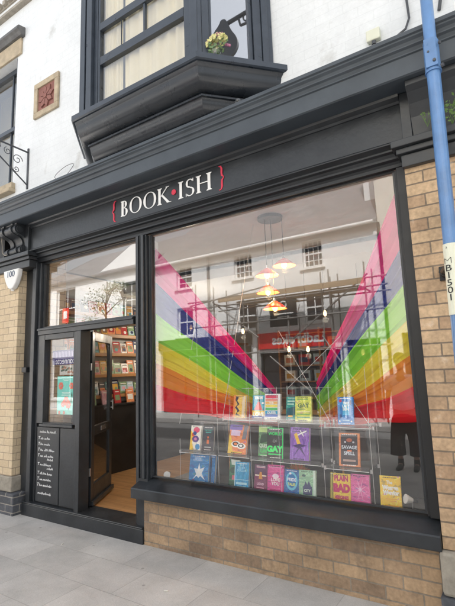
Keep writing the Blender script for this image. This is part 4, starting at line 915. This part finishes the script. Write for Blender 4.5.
# feathery fan ornament
fe = MB(); rr = random.Random(4); c0 = Vector((-1.57, .36, .60))
for k in range(44):
    a = R(-25+k*230/43); l = .12*(.8+.25*rr.random()); d = Vector((math.cos(a), rr.uniform(-.15, .15), math.sin(a)*.95)); t_ = Vector((-d.z, 0, d.x))*.011
    p = c0+Vector((0, 0, .04)); fe.quad(p, p+d*l*.6+t_, p+d*l, p+d*l*.6-t_, m=k % 3)
tag(fe.build('feather_ornament', [mat('rust_feather', (.30, .10, .04), .8, var=.3), mat('olive_feather', (.22, .17, .05), .8, var=.3), mat('red_feather', (.42, .12, .05), .8, var=.3)]), 'rusty feather fan rising behind the round blue and castle books', 'ornament')

# pendant cluster
PD = empty('pendant_cluster', (-1.88, .70, 3.0), 'four red enamel pendant lamps hanging from one grey ceiling plate, lit', 'pendant lamp')
MB().tube([(-1.88, .70, 2.998), (-1.88, .70, 2.965)], .125, 32).build('ceiling_plate', mat('grey_plate', (.10, .13, .15), .4, var=.05), PD, bevel=.003)
for i, (x, y, z, ox, oy) in enumerate(((-1.764, .72, 2.50, .10, .02), (-1.912, .64, 2.41, -.05, -.07), (-1.983, .78, 2.27, -.07, .04), (-1.855, .66, 2.085, .0, .0))):
    MB().tube([(x, y, 2.965), (x, y, z+.075)], .003, 6).build('cord', M['black'], PD)
    MB().tube([(x, y, z+.05), (x, y, z+.09)], [.018, .012], 12).build('lamp_holder', M['steel'], PD)
    MB().lathe((x, y, z), [(.02, .058), (.05, .040), (.085, .012), (.112, -.012), (.114, -.017), (.110, -.014), (.083, .008), (.048, .035), (.02, .052)], 32).build('lamp_shade', [mat('shade_red', (.72, .06, .03), .3, var=.04)] if i == 0 else [bpy.data.materials['shade_red']], PD, smooth=True)
    MB().lathe((x, y, z), [(.109, -.016), (.083, .005), (.048, .032), (.018, .049)], 32).build('shade_lining', [mat('shade_lining', (.82, .50, .13), .5, var=0)] if i == 0 else [bpy.data.materials['shade_lining']], PD, smooth=True)
    MB().ball((x, y, z-.005), .028, 14, sc=(1, 1, 1.25)).build('bulb', M['bulb'], PD, smooth=True)
    ld = bpy.data.lights.new('bulb_light', 'POINT'); ld.energy = 1.6; ld.color = (1, .62, .26); ld.shadow_soft_size = .03
    lo = bpy.data.objects.new('bulb_light', ld); col.objects.link(lo); lo.location = (x, y, z-.06); lo.parent = PD; lo.matrix_parent_inverse = parent_inv(PD)
# bare bulbs deeper in the shop
for i, (x, y, z, lab) in enumerate(((-4.287, 2.5, 2.217, 'bare glowing bulb hanging furthest left inside the shop'), (-3.32, 2.5, 2.077, 'bare glowing bulb hanging left of the shop centre'), (-2.592, 2.5, 1.771, 'low bare glowing bulb, left one of the close pair'), (-2.313, 2.5, 1.756, 'low bare glowing bulb, right one of the close pair'), (-2.041, 2.5, 2.217, 'bare glowing bulb hanging highest right of the centre'), (-1.582, 2.5, 1.677, 'bare glowing bulb hanging furthest right, behind the right drape'))):
    e = empty('hanging_bulb', (x, y, 2.82), lab, 'light bulb', 'bare bulbs in the shop')
    MB().tube([(x, y, 2.82), (x, y, z+.06)], .003, 5).build('cord', M['black'], e)
    MB().tube([(x, y, z+.035), (x, y, z+.075)], .016, 10).build('lamp_holder', M['black'], e)
    MB().lathe((x, y, z), [(.001, -.040), (.015, -.034), (.024, -.014), (.022, .005), (.014, .026), (.011, .042)], 14).build('bulb', M['bulb'], e, smooth=True)
    ld = bpy.data.lights.new('bulb_light', 'POINT'); ld.energy = (9 if i == 0 else 1.2); ld.color = (1, .86, .68); ld.shadow_soft_size = .04
    lo = bpy.data.objects.new('bulb_light', ld); col.objects.link(lo); lo.location = (x, y, z-.09); lo.parent = e; lo.matrix_parent_inverse = parent_inv(e)

# wall bookcase seen through the door
BC = empty('bookcase', (-5.28, 2.5, .13), 'wall of oak shelves over black cupboards inside the doorway', 'bookcase')
BY0, BY1 = .62, 5.6; SZ = (1.20, 1.50, 1.81, 2.09, 2.38)
MB().box(-5.298, -5.27, BY0, BY1, 1.10, 2.75).build('back_board', M['plaster'], BC)
MB().box(-5.298, -4.90, 1.02, BY1, .13, 1.06).build('cupboard', M['black'], BC, bevel=.004)
MB().box(-5.298, -4.88, 1.00, BY1, 1.062, 1.085).build('cupboard_top', M['black'], BC)
for z in SZ: MB().box(-5.268, -5.06, BY0, BY1, z-.03, z).box(-5.06, -5.05, BY0, BY1, z-.03, z+.018).build('shelf', M['oak'], BC, bevel=.002)
names = [('red', (175, 45, 40)), ('mustard', (215, 165, 60)), ('sage green', (125, 155, 115)), ('navy', (35, 50, 90)), ('cream', (232, 222, 200)), ('orange', (225, 140, 90)), ('black', (35, 33, 35)), ('pink', (225, 170, 180)), ('teal', (70, 140, 145)), ('white', (240, 240, 235)), ('brown', (130, 90, 65)), ('pale blue', (175, 200, 215))]
ordn = ['first', 'second', 'third', 'fourth', 'fifth', 'sixth', 'seventh', 'eighth', 'ninth', 'tenth', 'eleventh', 'twelfth', 'thirteenth', 'fourteenth', 'fifteenth', 'sixteenth', 'seventeenth', 'eighteenth']
rr = random.Random(21); sn = ['lowest', 'second lowest', 'middle', 'second highest', 'top']
for si, z in enumerate((1.087,)+SZ[0:4] if False else SZ[0:5]):
    y = .70; k = 0
    while y < 3.3 and k < 18:
        wd_ = rr.uniform(.105, .155); hh = rr.uniform(.165, .235) if z < 2.3 else .21; cn, cc = rr.choice(names); c2 = rr.choice(names)[1]
        art = [('r', c2, .12, rr.uniform(.1, .4), .88, rr.uniform(.5, .75)), ('r', Wh if cn not in ('white', 'cream') else K, .15, .82, .85, .88), ('c', rr.choice(names)[1], rr.uniform(.3, .7), rr.uniform(.3, .6), .22, .13)]
        e = book(-wd_/2, wd_/2, 0, hh, 0, '%s book, %s from the front on the %s oak shelf by the door' % (cn, ordn[k], sn[si]), cc, art, group='face out books on the oak shelves')
        e.location = (-5.11, y+wd_/2, z+.001); e.rotation_euler = (R(-12+rr.uniform(-2, 3)), 0, R(90+rr.uniform(-5, 5))); k += 1
        y += wd_+rr.uniform(.0, .02)
for k in range(9):
    cn, cc = names[(k*5+2) % 12]; wd_ = .14
    e = book(-wd_/2, wd_/2, 0, .20, 0, '%s book standing on the black cupboard top, %s from the front' % (cn, ordn[k]), cc, [('r', names[(k*7) % 12][1], .15, .2, .85, .6), ('r', Wh if cn != 'white' else K, .2, .8, .8, .86)], group='books on the black cupboard')
    e.location = (-5.03+.02*(k % 2), 1.16+k*.24, 1.086); e.rotation_euler = (R(-10), 0, R(90+(k % 3-1)*6))
# rear shelving
RS = empty('rear_bookcase', (-3.2, 6.4, .13), 'dark bookcase against the rear wall of the shop', 'bookcase')
rs = MB()
for z in (.5, .86, 1.22, 1.58, 1.94, 2.30): rs.box(-4.6, -1.6, 6.25, 6.58, z-.03, z)
for x in (-4.6, -3.6, -2.6, -1.6): rs.box(x-.02, x+.02, 6.24, 6.59, .13, 2.4)
rs.build('shelving', M['oak'], RS)
rr = random.Random(9)
for si, z in enumerate((.5, .86, 1.22, 1.58, 1.94)):
    for k in range(8):
        x = -4.5+k*.36; cn, cc = rr.choice(names)
        o = MB().box(x, x+.26, 6.3, 6.42, z, z+.24).box(x+.04, x+.22, 6.298, 6.2995, z+.06, z+.17, m=1).build('book', [flat(cc), flat(rr.choice(names)[1])])
        tag(o, '%s books, stack %s from the left on the %s rear shelf' % (cn, ordn[k], sn[si]), 'books', 'stacks on the rear bookcase')
# display table in the middle of the shop
T = empty('display_table', (-3.0, 3.2, .13), 'oak table standing in the middle of the shop', 'table')
MB().box(-3.9, -2.2, 2.8, 3.7, .80, .84).build('table_top', M['oak'], T, bevel=.004)
for x in (-3.84, -2.28):
    for y in (2.86, 3.62): MB().box(x-.03, x+.03, y-.03, y+.03, .13, .80).build('leg', M['oak'], T)
for k, (x, y, nn) in enumerate(((-3.6, 3.1, 4), (-3.2, 3.2, 3), (-2.8, 3.1, 5), (-2.45, 3.3, 2))):
    z = .841
    for j in range(nn):
        cn, cc = names[(k*3+j*5) % 12]
        o = MB().box(x-.07, x+.07, y-.1, y+.1, z, z+.028).box(x-.066, x+.071, y-.098, y+.101, z+.004, z+.024, m=1).build('book', [flat(cc), M['paper']]); z += .029
        tag(o, '%s book, %s up in the %s pile on the oak table' % (cn, ordn[j], ordn[k]), 'book', 'piled books on the oak table')
# posters in the side window
po = empty('window_poster', (-4.17, .12, 1.10), 'turquoise poster with coral flowers and pale text in the side window', 'poster')
pm = MB().box(-4.345, -4.035, .100, .102, 1.09, 1.505).build('sheet', flat((120, 215, 200)), po)
ps = MB(); rr = random.Random(2)
for (cx, cz, r0) in ((-4.28, 1.40, .045), (-4.10, 1.40, .04), (-4.185, 1.235, .055), (-4.15, 1.20, .05), (-4.24, 1.20, .035), (-4.30, 1.11, .02), (-4.22, 1.11, .02)):
    for j in range(6):
        a = j*1.047; ps.quad(*[(cx+r0*.55*math.cos(a)+r0*.42*math.cos(t*.785), .0990-.0003*j, cz+r0*.55*math.sin(a)+r0*.42*math.sin(t*.785)) for t in range(8)])
ps.build('flower_print', flat((228, 110, 85)), po)
ps = MB()
for (cx, cz, dx_, dz_) in ((-4.09, 1.30, .012, .04), (-4.10, 1.24, .012, .03), (-4.14, 1.165, .012, .03), (-4.07, 1.38, .014, .02)): ps.quad((cx, .098, cz-dz_), (cx+dx_, .098, cz), (cx, .098, cz+dz_), (cx-dx_, .098, cz))
ps.build('leaf_print', flat((40, 100, 70)), po)
ps = MB()
for k, (a, b, z) in enumerate(((-4.25, -4.13, 1.47), (-4.23, -4.15, 1.455), (-4.26, -4.12, 1.325), (-4.25, -4.13, 1.31), (-4.27, -4.11, 1.295))): ps.quad((a, .0975, z), (b, .0975, z), (b, .0975, z+.007), (a, .0975, z+.007))
ps.build('pale_lines', flat((225, 245, 238)), po)
pu = empty('window_poster', (-4.26, .125, 1.62), 'purple banner with white lettering seen from its back, top of the side window', 'poster')
MB().box(-4.47, -4.03, .118, .120, 1.635, 1.80).build('sheet', flat((70, 60, 120)), pu)
ps = MB(); rr = random.Random(6)
for k in range(16): x = -4.46+k*.026; ps.quad((x, .117, 1.715+rr.uniform(0, .02)), (x+.012, .117, 1.715), (x+.014, .117, 1.79), (x+.002, .117, 1.79-rr.uniform(0, .02)))
ps.build('spine_print', flat((150, 140, 180)), pu)
text_mesh('banner_text', 'connecte', .10, flat((240, 240, 245)), face_mtx(-4.24, .1165, 1.675), pu, .0003, flip=True, xs=.95)
pw = empty('window_poster', (-4.25, .14, 1.5), 'small photo collage sheet between the purple banner and the turquoise poster', 'poster')
MB().box(-4.36, -4.06, .135, .137, 1.52, 1.63).build('sheet', flat((210, 205, 195)), pw)
ps = MB(); rr = random.Random(12)
for k in range(14): x = rr.uniform(-4.34, -4.10); z = rr.uniform(1.53, 1.60); ps.quad((x, .134-.0002*k, z), (x+.04, .134-.0002*k, z+.005), (x+.035, .134-.0002*k, z+.03), (x+.004, .134-.0002*k, z+.022), m=k % 2)
ps.build('photo_print', [flat((70, 90, 70)), flat((170, 120, 90))], pw)

# ------------------------------------------------------------------ the opposite side of the street (seen mirrored in the glass)
def oy(ym): return .16-ym       # distance behind the camera that belongs to a mirror depth
OY = oy(10.0)
def opp_building(name, x0, x1, zt, holes, label, m_, roof=None):
    e = empty(name, ((x0+x1)/2, OY, 0), label, 'building')
    holed(MB(), x0, x1, 0, zt, holes, OY, -.25).build('wall', m_, e)
    MB().box(x0, x1, OY-7, OY-6.8, 0, zt).box(x0, x0+.2, OY-6.79, OY-.26, 0, zt).box(x1-.2, x1, OY-6.79, OY-.26, 0, zt).build('wall', m_, e)
    return e
def opp_window(e, h, style='sash', cols_=3):
    a, b, c, d = h; y = OY-.12
    f = MB().box(a, b, y-.05, y, c, c+.06).box(a, b, y-.05, y, d-.06, d).box(a, a+.06, y-.05, y, c+.061, d-.061).box(b-.06, b, y-.05, y, c+.061, d-.061).box(a+.061, b-.061, y-.05, y+.005, (c+d)/2-.025, (c+d)/2+.025)
    if style == 'sash':
        for k in range(1, cols_):
            x = a+(b-a)*k/cols_; f.box(x-.012, x+.012, y-.04, y-.005, c+.061, (c+d)/2-.026).box(x-.012, x+.012, y-.04, y-.005, (c+d)/2+.026, d-.061)
        for z in (c+(d-c)*.25, c+(d-c)*.75): f.box(a+.061, b-.061, y-.042, y-.003, z-.012, z+.012)
    elif style == 'two':
        x = (a+b)/2; f.box(x-.015, x+.015, y-.04, y-.005, c+.061, (c+d)/2-.026).box(x-.015, x+.015, y-.04, y-.005, (c+d)/2+.026, d-.061)
    fo = f.build('window_frame', M['white'], e)
    MB().box(a+.02, b-.02, y-.03, y-.025, c+.02, d-.02).build('pane', M['darkglass'], fo)
    MB().box(a-.08, b+.08, OY-.05, OY+.09, c-.075, c-.001).build('window_sill', M['white'], e)
w1 = (-10.75, -10.0, 4.71, 5.62); w2 = (-10.75, -9.98, 2.86, 3.95); w3 = (-8.09, -7.35, 4.74, 5.62); w4 = (-5.44, -4.76, 4.72, 5.62)
w5 = (-8.04, -7.28, 2.89, 3.87); w6 = (-5.50, -4.81, 2.95, 3.91); wp = (-6.76, -5.74, 2.89, 3.90)
shop = (-7.2, -4.4, .0, 2.05); shop2 = (-11.6, -7.5, .0, 2.35); shop3 = (-4.2, -3.2, 0, 2.3)
E1 = opp_building('street_building', -11.9, -3.0, 5.85, [w1, w2, w3, w4, w5, w6, wp, shop, shop2, shop3], 'long white rendered building across the street with slate roof and red shop sign', M['render'])
for h_ in (w1, w3, w4): opp_window(E1, h_, 'sash', 4 if h_ is not w1 else 2)
for h_ in (w2, w5, w6): opp_window(E1, h_, 'two')
sg2 = MB().box(-11.65, -7.45, OY+.01, OY+.08, 2.36, 2.75).build('shop_sign', M['dark'], E1)
for (a, b, t) in ((-11.6, -7.5, 2.35), (-4.2, -3.2, 2.3)):
    sf = MB().box(a, b, OY-.20, OY-.14, 0, .45).box(a, b, OY-.2, OY-.12, t-.08, t)
    x = a+.04
    while x < b: sf.box(x-.035, x+.035, OY-.20, OY-.11, .451, t-.081); x += 1.0
    sf.build('shopfront', M['dark'], E1); MB().box(a+.02, b-.02, OY-.18, OY-.175, .4, t-.05).build('shop_pane', M['darkglass'], E1)
pnl = MB().box(wp[0], wp[1], OY-.12, OY-.06, wp[2], wp[3]).build('dark_signboard', M['dark'], E1)
MB().tube([(-6.25, OY-.06, 3.62), (-6.25, OY-.05, 3.62)], .13, 20).build('round_emblem', M['white'], pnl)
MB().tube([(-6.25, OY-.05, 3.62), (-6.25, OY-.045, 3.62)], .09, 20).build('emblem_disc', M['dark2'], pnl)
MB().box(-6.6, -5.9, OY-.06, OY-.052, 3.30, 3.34).box(-6.5, -6.0, OY-.06, OY-.052, 3.2, 3.225).build('small_lettering', M['white'], pnl)
rf = MB(); ez = 5.80; rz_ = 9.6; ry = OY-4.4
rf.prism([(-11.95, OY+.18, ez), (-11.95, ry, rz_), (-11.95, ry, rz_-.12), (-11.95, OY+.18, ez-.10)], (8.98, 0, 0)).prism([(-11.95, OY-7.2, ez), (-11.95, ry, rz_), (-11.95, ry, rz_-.12), (-11.95, OY-7.2, ez-.10)], (8.98, 0, 0))
rf.build('roof', M['slate'], E1)
MB().quad((-11.9, OY, 5.85), (-11.9, OY-6.9, 5.85), (-11.9, ry, 9.45)).quad((-3.01, OY, 5.85), (-3.01, OY-6.9, 5.85), (-3.01, ry, 9.45)).build('gable', M['render'], E1)
MB().tube([(-11.9, OY+.22, 5.74), (-3.05, OY+.22, 5.74)], .055, 10).build('gutter', M['white'], E1)
sgn = MB().box(-7.2, -4.55, OY+.01, OY+.10, 2.17, 2.70).build('shop_sign', M['shopred'], E1, bevel=.01)
text_mesh('shop_sign_lettering', 'Ladbrokes', .44, M['letter'], Matrix.Translation((-5.72, OY+.105, 2.44)) @ Matrix.Rotation(R(180), 4, 'Z') @ Matrix.Rotation(R(90), 4, 'X'), sgn, .004, bold=.012)
sf = MB().box(-7.2, -4.4, OY-.20, OY-.14, 0, .4)
for x in (-7.17, -6.3, -5.3, -4.43): sf.box(x-.04, x+.04, OY-.20, OY-.10, 0, 2.05)
sf.build('shopfront', M['dark'], E1)
MB().box(-7.1, -4.5, OY-.18, OY-.175, .4, 2.05).build('shop_pane', M['darkglass'], E1)
for x in (-9.16, -2.94):
    o_ = MB().tube([(x, OY+.10, .1), (x, OY+.10, 5.7)], .045, 10).build('downpipe', M['tube' if x < -5 else 'black'])
    tag(o_, 'grey downpipe on the long white building across the street' if x < -5 else 'dark downpipe where two white buildings meet across the street', 'downpipe')
E2 = opp_building('street_building', -2.98, 7.0, 9.6, [(-2.6, 1.4, 0, 2.4), (2.0, 6.5, 0, 2.4)], 'taller pale building across the street to the right of the long white one', M['render2'])
for (a, b) in ((-2.6, 1.4), (2.0, 6.5)):
    sf = MB().box(a, b, OY-.20, OY-.14, 0, .45); x = a+.04
    while x < b: sf.box(x-.035, x+.035, OY-.20, OY-.11, .451, 2.4); x += .95
    sf.build('shopfront', M['dark'], E2); MB().box(a+.02, b-.02, OY-.18, OY-.175, .4, 2.38).build('shop_pane', M['darkglass'], E2)
MB().box(-3.6, -2.62, OY-2.0, OY-1.2, 5.9, 9.0).build('chimney', M['render'], E1)
w7 = (-18.3, -16.9, 3.75, 5.65); w8 = (-13.75, -12.95, 3.85, 5.40)
E3 = opp_building('street_building', -19.6, -11.95, 6.0, [w7, w8, (-18.5, -16.0, .5, 2.4), (-15.4, -14.4, 0, 2.1), (-13.8, -12.8, .6, 2.2)], 'gabled white building across the street behind the small tree', M['render'])
opp_window(E3, w7, 'two'); opp_window(E3, w8, 'two')
for h_ in ((-18.5, -16.0, .5, 2.4), (-13.8, -12.8, .6, 2.2)): opp_window(E3, h_, 'two')
MB().box(-15.38, -14.42, OY-.2, OY-.12, 0, 2.08).build('door', M['red'], E3)
MB().box(-17.75, -17.3, OY+.01, OY+.05, 4.0, 4.7).build('red_notice', M['shopred'], E3)
MB().box(-17.65, -17.4, OY+.051, OY+.055, 4.2, 4.55).build('notice_print', M['white'], E3)
MB().prism([(-15.4, OY, 6.0), (-11.95, OY, 6.0), (-11.95, OY, 6.9), (-12.6, OY, 7.3)], (0, -.3, 0)).build('gable', M['render'], E3)
MB().prism([(-19.7, OY+.2, 5.98), (-19.7, OY-3.6, 8.3), (-19.7, OY-3.6, 8.2), (-19.7, OY+.2, 5.88)], (7.7, 0, 0)).prism([(-19.7, OY-7.2, 5.98), (-19.7, OY-3.6, 8.3), (-19.7, OY-3.6, 8.2), (-19.7, OY-7.2, 5.88)], (7.7, 0, 0)).build('roof', M['slate'], E3)
E4 = opp_building('street_building', -34, -19.7, 6.6, [(-24, -23, 3.6, 5.0), (-28, -27, 3.6, 5.0)], 'cream building at the far left end of the opposite row', M['render2'])
opp_window(E4, (-24, -23, 3.6, 5.0), 'two'); opp_window(E4, (-28, -27, 3.6, 5.0), 'two')
MB().prism([(-34, OY+.2, 6.5), (-34, OY-3.6, 9), (-34, OY-3.6, 8.9), (-34, OY+.2, 6.4)], (14.2, 0, 0)).build('roof', M['slate'], E4)
# scaffold in front of the long white building
SC = empty('scaffold', (-6, oy(8.9), 0), 'galvanised tube scaffold with boarded lift against the long white building', 'scaffold')
y1, y2 = oy(8.9), oy(9.7)
T1 = lambda a, b: MB().tube([a, b], .024, 8)
for x, zt in ((-9.0, 4.5), (-8.25, 4.3), (-7.1, 4.1), (-5.55, 3.1), (-4.46, 4.25), (-4.22, 4.3), (-3.2, 4.35)):
    each([T1((x, y1, 0), (x, y1, zt)), T1((x, y2, 0), (x, y2, min(zt, 4.3)))], 'standard', M['tube'], SC)
each([T1((-9.3, y1+.05, z), (-2.6, y1+.05, z+.03)) for z in (3.62, 2.98, 3.86, 2.02)]+[T1((-8.6, y2, 3.6), (-2.7, y2, 3.62)), T1((-9.2, y1+.06, 3.75), (-6.0, y1+.2, 4.05))], 'ledger', M['tube'], SC)
each([T1((x, y1+.25, 3.66), (x, y2-.2, 3.66)) for x in (-8.9, -8.0, -7.0, -5.6, -4.4, -3.3)], 'transom', M['tube'], SC)
each([T1((-8.3, y1, 3.8), (-6.6, y1, 2.5)), T1((-5.5, y1+.05, 2.3), (-3.1, y1+.05, 4.0)), T1((-4.5, y1+.05, 2.4), (-3.6, y1+.05, 1.0)), T1((-6.2, y1+.05, 1.9), (-4.9, y1+.05, .8))], 'brace', M['tube'], SC)
each([MB().box(-7.4, -3.4, y2+.05+k*.235, y2+.27+k*.235, 3.69, 3.728) for k in range(3)], 'board', M['board'], SC)
MB().box(-8.0, -3.2, y1+.08, y1+.12, 3.74, 3.90).build('toe_board', M['board'], SC)
# street tree
def tree(x, y, h_, r, label):
    e = empty('street_tree', (x, y, 0), label, 'tree'); rr = random.Random(31)
    tr = MB().tube([(x, y, 0), (x+.03, y, h_*.4), (x-.02, y+.05, h_*.75), (x, y, h_*.95)], [.07, .055, .035, .012], 8); tips = []
    for k in range(16):
        z = h_*rr.uniform(.5, .9); a = rr.uniform(0, 6.28); l = r*rr.uniform(.5, 1.0)
        q = Vector((x+math.cos(a)*l, y+math.sin(a)*l, z+rr.uniform(.1, .5))); tr.tube([(x, y, z-.2), ((x+q.x)/2, (y+q.y)/2, (z+q.z)/2+.05), q], [.025, .016, .006], 5); tips.append(q); tips.append((q+Vector((x, y, z)))/2)
    tr.build('trunk', mat('bark_brown', (.12, .09, .06), .9, var=.3), e)
    lf = MB()
    for q in tips:
        for j in range(70):
            p = q+Vector((rr.gauss(0, .17), rr.gauss(0, .17), rr.gauss(0, .11))); u = Vector((rr.uniform(-1, 1), rr.uniform(-1, 1), rr.uniform(-1, 1))).normalized()*.055; v = u.cross(Vector((rr.random(), rr.random(), rr.random()))).normalized()*.022
            lf.quad(p, p+u*.5+v, p+u, p+u*.5-v)
    lf.build('crown', mat('tree_leaf', (.10, .13, .045), .6, var=.3, vscale=2), e)
tree(-12.7, oy(8.2), 5.3, .95, 'small leafy street tree on the opposite pavement')
ln = empty('street_lamp', (-11.6, oy(8.0), 0), 'slim black street lamp beside the small tree across the street', 'lamp')
MB().tube([(-11.6, oy(8), 0), (-11.6, oy(8), 4.1)], [.05, .03], 10).build('lamp_post', M['black'], ln)
MB().lathe((-11.6, oy(8), 4.1), [(.03, 0), (.14, .32), (.16, .34), (.03, .46), (.001, .5)], 12).build('lantern', M['black'], ln)

# ------------------------------------------------------------------ the person standing on the pavement behind the camera (only their reflection shows)
def skin(name, pts, edges, m_, parent=None, sub=2):
    me = bpy.data.meshes.new(name); me.from_pydata([p[0] for p in pts], edges, [])
    o = bpy.data.objects.new(name, me); col.objects.link(o); me.materials.append(m_)
    md = o.modifiers.new('skin', 'SKIN'); md.use_smooth_shade = True
    for i, p in enumerate(pts):
        sv = me.skin_vertices[0].data[i]; r = p[1]; sv.radius = r if isinstance(r, tuple) else (r, r); sv.use_root = (i == 0)
    o.modifiers.new('sub', 'SUBSURF').levels = sub; o.modifiers['sub'].render_levels = sub
    if parent: o.parent = parent; o.matrix_parent_inverse = parent_inv(parent)
    return o
PX, PYY = -1.45, .16-3.9
skinm = mat('skin', (.50, .30, .21), .55, var=.06); hairm = mat('dark_hair', (.03, .02, .015), .5, var=.3, vscale=60); blk = mat('black_cloth', (.013, .013, .015), .85, var=.2); tee = mat('pale_grey_cloth', (.78, .78, .77), .85, var=.06)
PE = empty('person', (PX, PYY, 0), 'person in wide black cropped trousers, black socks and shoes reflected below the right drape', 'person')
def q(x, y, z): return (PX+x, PYY+y, z)
bp = [(q(0, 0, .86), (.13, .10)), (q(0, 0, 1.02), (.115, .085)), (q(0, 0, 1.18), (.135, .095)), (q(0, -.005, 1.31), (.12, .08)), (q(0, 0, 1.385), (.05, .05)), (q(0, .01, 1.44), (.048, .05)), (q(0, .02, 1.51), (.068, .085)), (q(0, .02, 1.58), (.074, .09)), (q(0, .01, 1.64), (.05, .06))]
be = [(k, k+1) for k in range(8)]
for sg_ in (-1, 1):
    i = len(bp); bp += [(q(.09*sg_, 0, .80), .085), (q(.105*sg_, .01, .45), .056), (q(.11*sg_, -.01, .30), .05), (q(.11*sg_, -.01, .09), .034), (q(.115*sg_, .04, .04), .034), (q(.12*sg_, .12, .03), .028)]
    be += [(0, i)]+[(i+k, i+k+1) for k in range(5)]
    i = len(bp); bp += [(q(.165*sg_, 0, 1.30), .052), (q(.215*sg_, -.01, 1.04), .038), (q(.225*sg_, .05, .82), .026), (q(.225*sg_, .065, .77), (.020, .034)), (q(.222*sg_, .075, .72), (.014, .034))]
    be += [(3, i)]+[(i+k, i+k+1) for k in range(4)]
body = skin('body', bp, be, skinm, PE)
for sg_ in (-1, 1):
    for f, (dy, ln_) in enumerate(((-.026, .055), (-.009, .066), (.009, .070), (.026, .062))):
        b0 = Vector(q(.221*sg_, .075+dy, .715)); skin('finger', [(tuple(b0+Vector((0, 0, .015))), .009), (tuple(b0+Vector((0, .004, -ln_*.5))), .0085), (tuple(b0+Vector((-.012*sg_, .010, -ln_))), .007)], [(0, 1), (1, 2)], skinm, body, 1)
    b0 = Vector(q(.222*sg_, .10, .765)); skin('thumb', [(tuple(b0), .011), (tuple(b0+Vector((-.006*sg_, .022, -.025))), .010), (tuple(b0+Vector((-.014*sg_, .03, -.052))), .008)], [(0, 1), (1, 2)], skinm, body, 1)
fc = MB()
fc.ball(q(0, .115, 1.555), .013, 8, sc=(1, 1.3, 1.6)); fc.ball(q(-.075, .02, 1.56), .02, 8, sc=(.4, .8, 1.4)); fc.ball(q(.075, .02, 1.56), .02, 8, sc=(.4, .8, 1.4)); fc.build('nose_and_ears', skinm, body, smooth=True)
for sx_ in (-.03, .03):
    e_ = MB().ball(q(sx_, .098, 1.585), .011, 8).ball(q(sx_, .107, 1.585), .005, 8); e_.mi = [0]*(len(e_.f)//2)+[1]*(len(e_.f)//2); e_.build('eye', [M['white'], M['black']], body, smooth=True)
MB().ball(q(0, .104, 1.515), .02, 8, sc=(1, .35, .3)).build('mouth', mat('lips', (.40, .14, .12), .5, var=0), body, smooth=True)
MB().ball(q(0, -.005, 1.60), .098, 16, sc=(.98, 1.05, .95)).build('hair', hairm, PE, smooth=True)
skin('shirt', [(q(0, 0, .80), (.185, .125)), (q(0, 0, .98), (.165, .115)), (q(0, 0, 1.18), (.165, .115)), (q(0, 0, 1.31), (.125, .09)), (q(0, 0, 1.37), (.07, .065)), (q(-.18, 0, 1.29), .075), (q(-.22, -.01, 1.12), .07), (q(.18, 0, 1.29), .075), (q(.22, -.01, 1.12), .07)], [(0, 1), (1, 2), (2, 3), (3, 4), (3, 5), (5, 6), (3, 7), (7, 8)], tee, PE)
skin('trousers', [(q(0, 0, .86), (.165, .12)), (q(0, 0, .74), (.165, .125)), (q(-.115, 0, .60), .105), (q(-.13, 0, .40), .11), (q(-.135, 0, .23), .118), (q(-.135, 0, .205), .12), (q(-.135, 0, .20), .118), (q(.115, 0, .60), .105), (q(.13, 0, .40), .11), (q(.135, 0, .23), .118), (q(.135, 0, .205), .12), (q(.135, 0, .20), .118)], [(0, 1), (1, 2), (2, 3), (3, 4), (4, 5), (5, 6), (1, 7), (7, 8), (8, 9), (9, 10), (10, 11)], blk, PE)
for sg_ in (-1, 1):
    MB().tube([q(.11*sg_, -.01, .15), q(.11*sg_, -.01, .05)], [.040, .043], 14).build('sock', blk, PE, smooth=True)
    skin('shoe', [(q(.11*sg_, -.05, .04), (.038, .04)), (q(.112*sg_, .03, .045), (.042, .045)), (q(.118*sg_, .12, .032), (.044, .03)), (q(.122*sg_, .19, .025), (.034, .024))], [(0, 1), (1, 2), (2, 3)], M['black'], PE)

# litter on the paving and small clutter of wear
tw = MB().tube([(-1.02, -.34, .016), (-.97, -.33, .02), (-.90, -.345, .016), (-.84, -.34, .018)], [.006, .008, .006, .003], 6).tube([(-.93, -.335, .018), (-.90, -.31, .02)], .003, 5)
tag(tw.build('twig', mat('twig_brown', (.09, .06, .04), .8), smooth=True), 'small dark twig lying on the paving below the window', 'twig')
for k, (x, y, a) in enumerate(((-2.2, -.55, .4), (-3.6, -.35, 2.0), (-1.7, -.75, 1.1))):
    d = Vector((math.cos(a), math.sin(a), 0))*.014; p = Vector((x, y, .013))
    tag(MB().tube([p-d, p+d], .004, 8).build('cigarette_end', M['paper']), ('pale cigarette end on the paving below the book window', 'pale cigarette end on the paving in front of the open door', 'pale cigarette end nearest the kerb, low centre')[k], 'cigarette end')
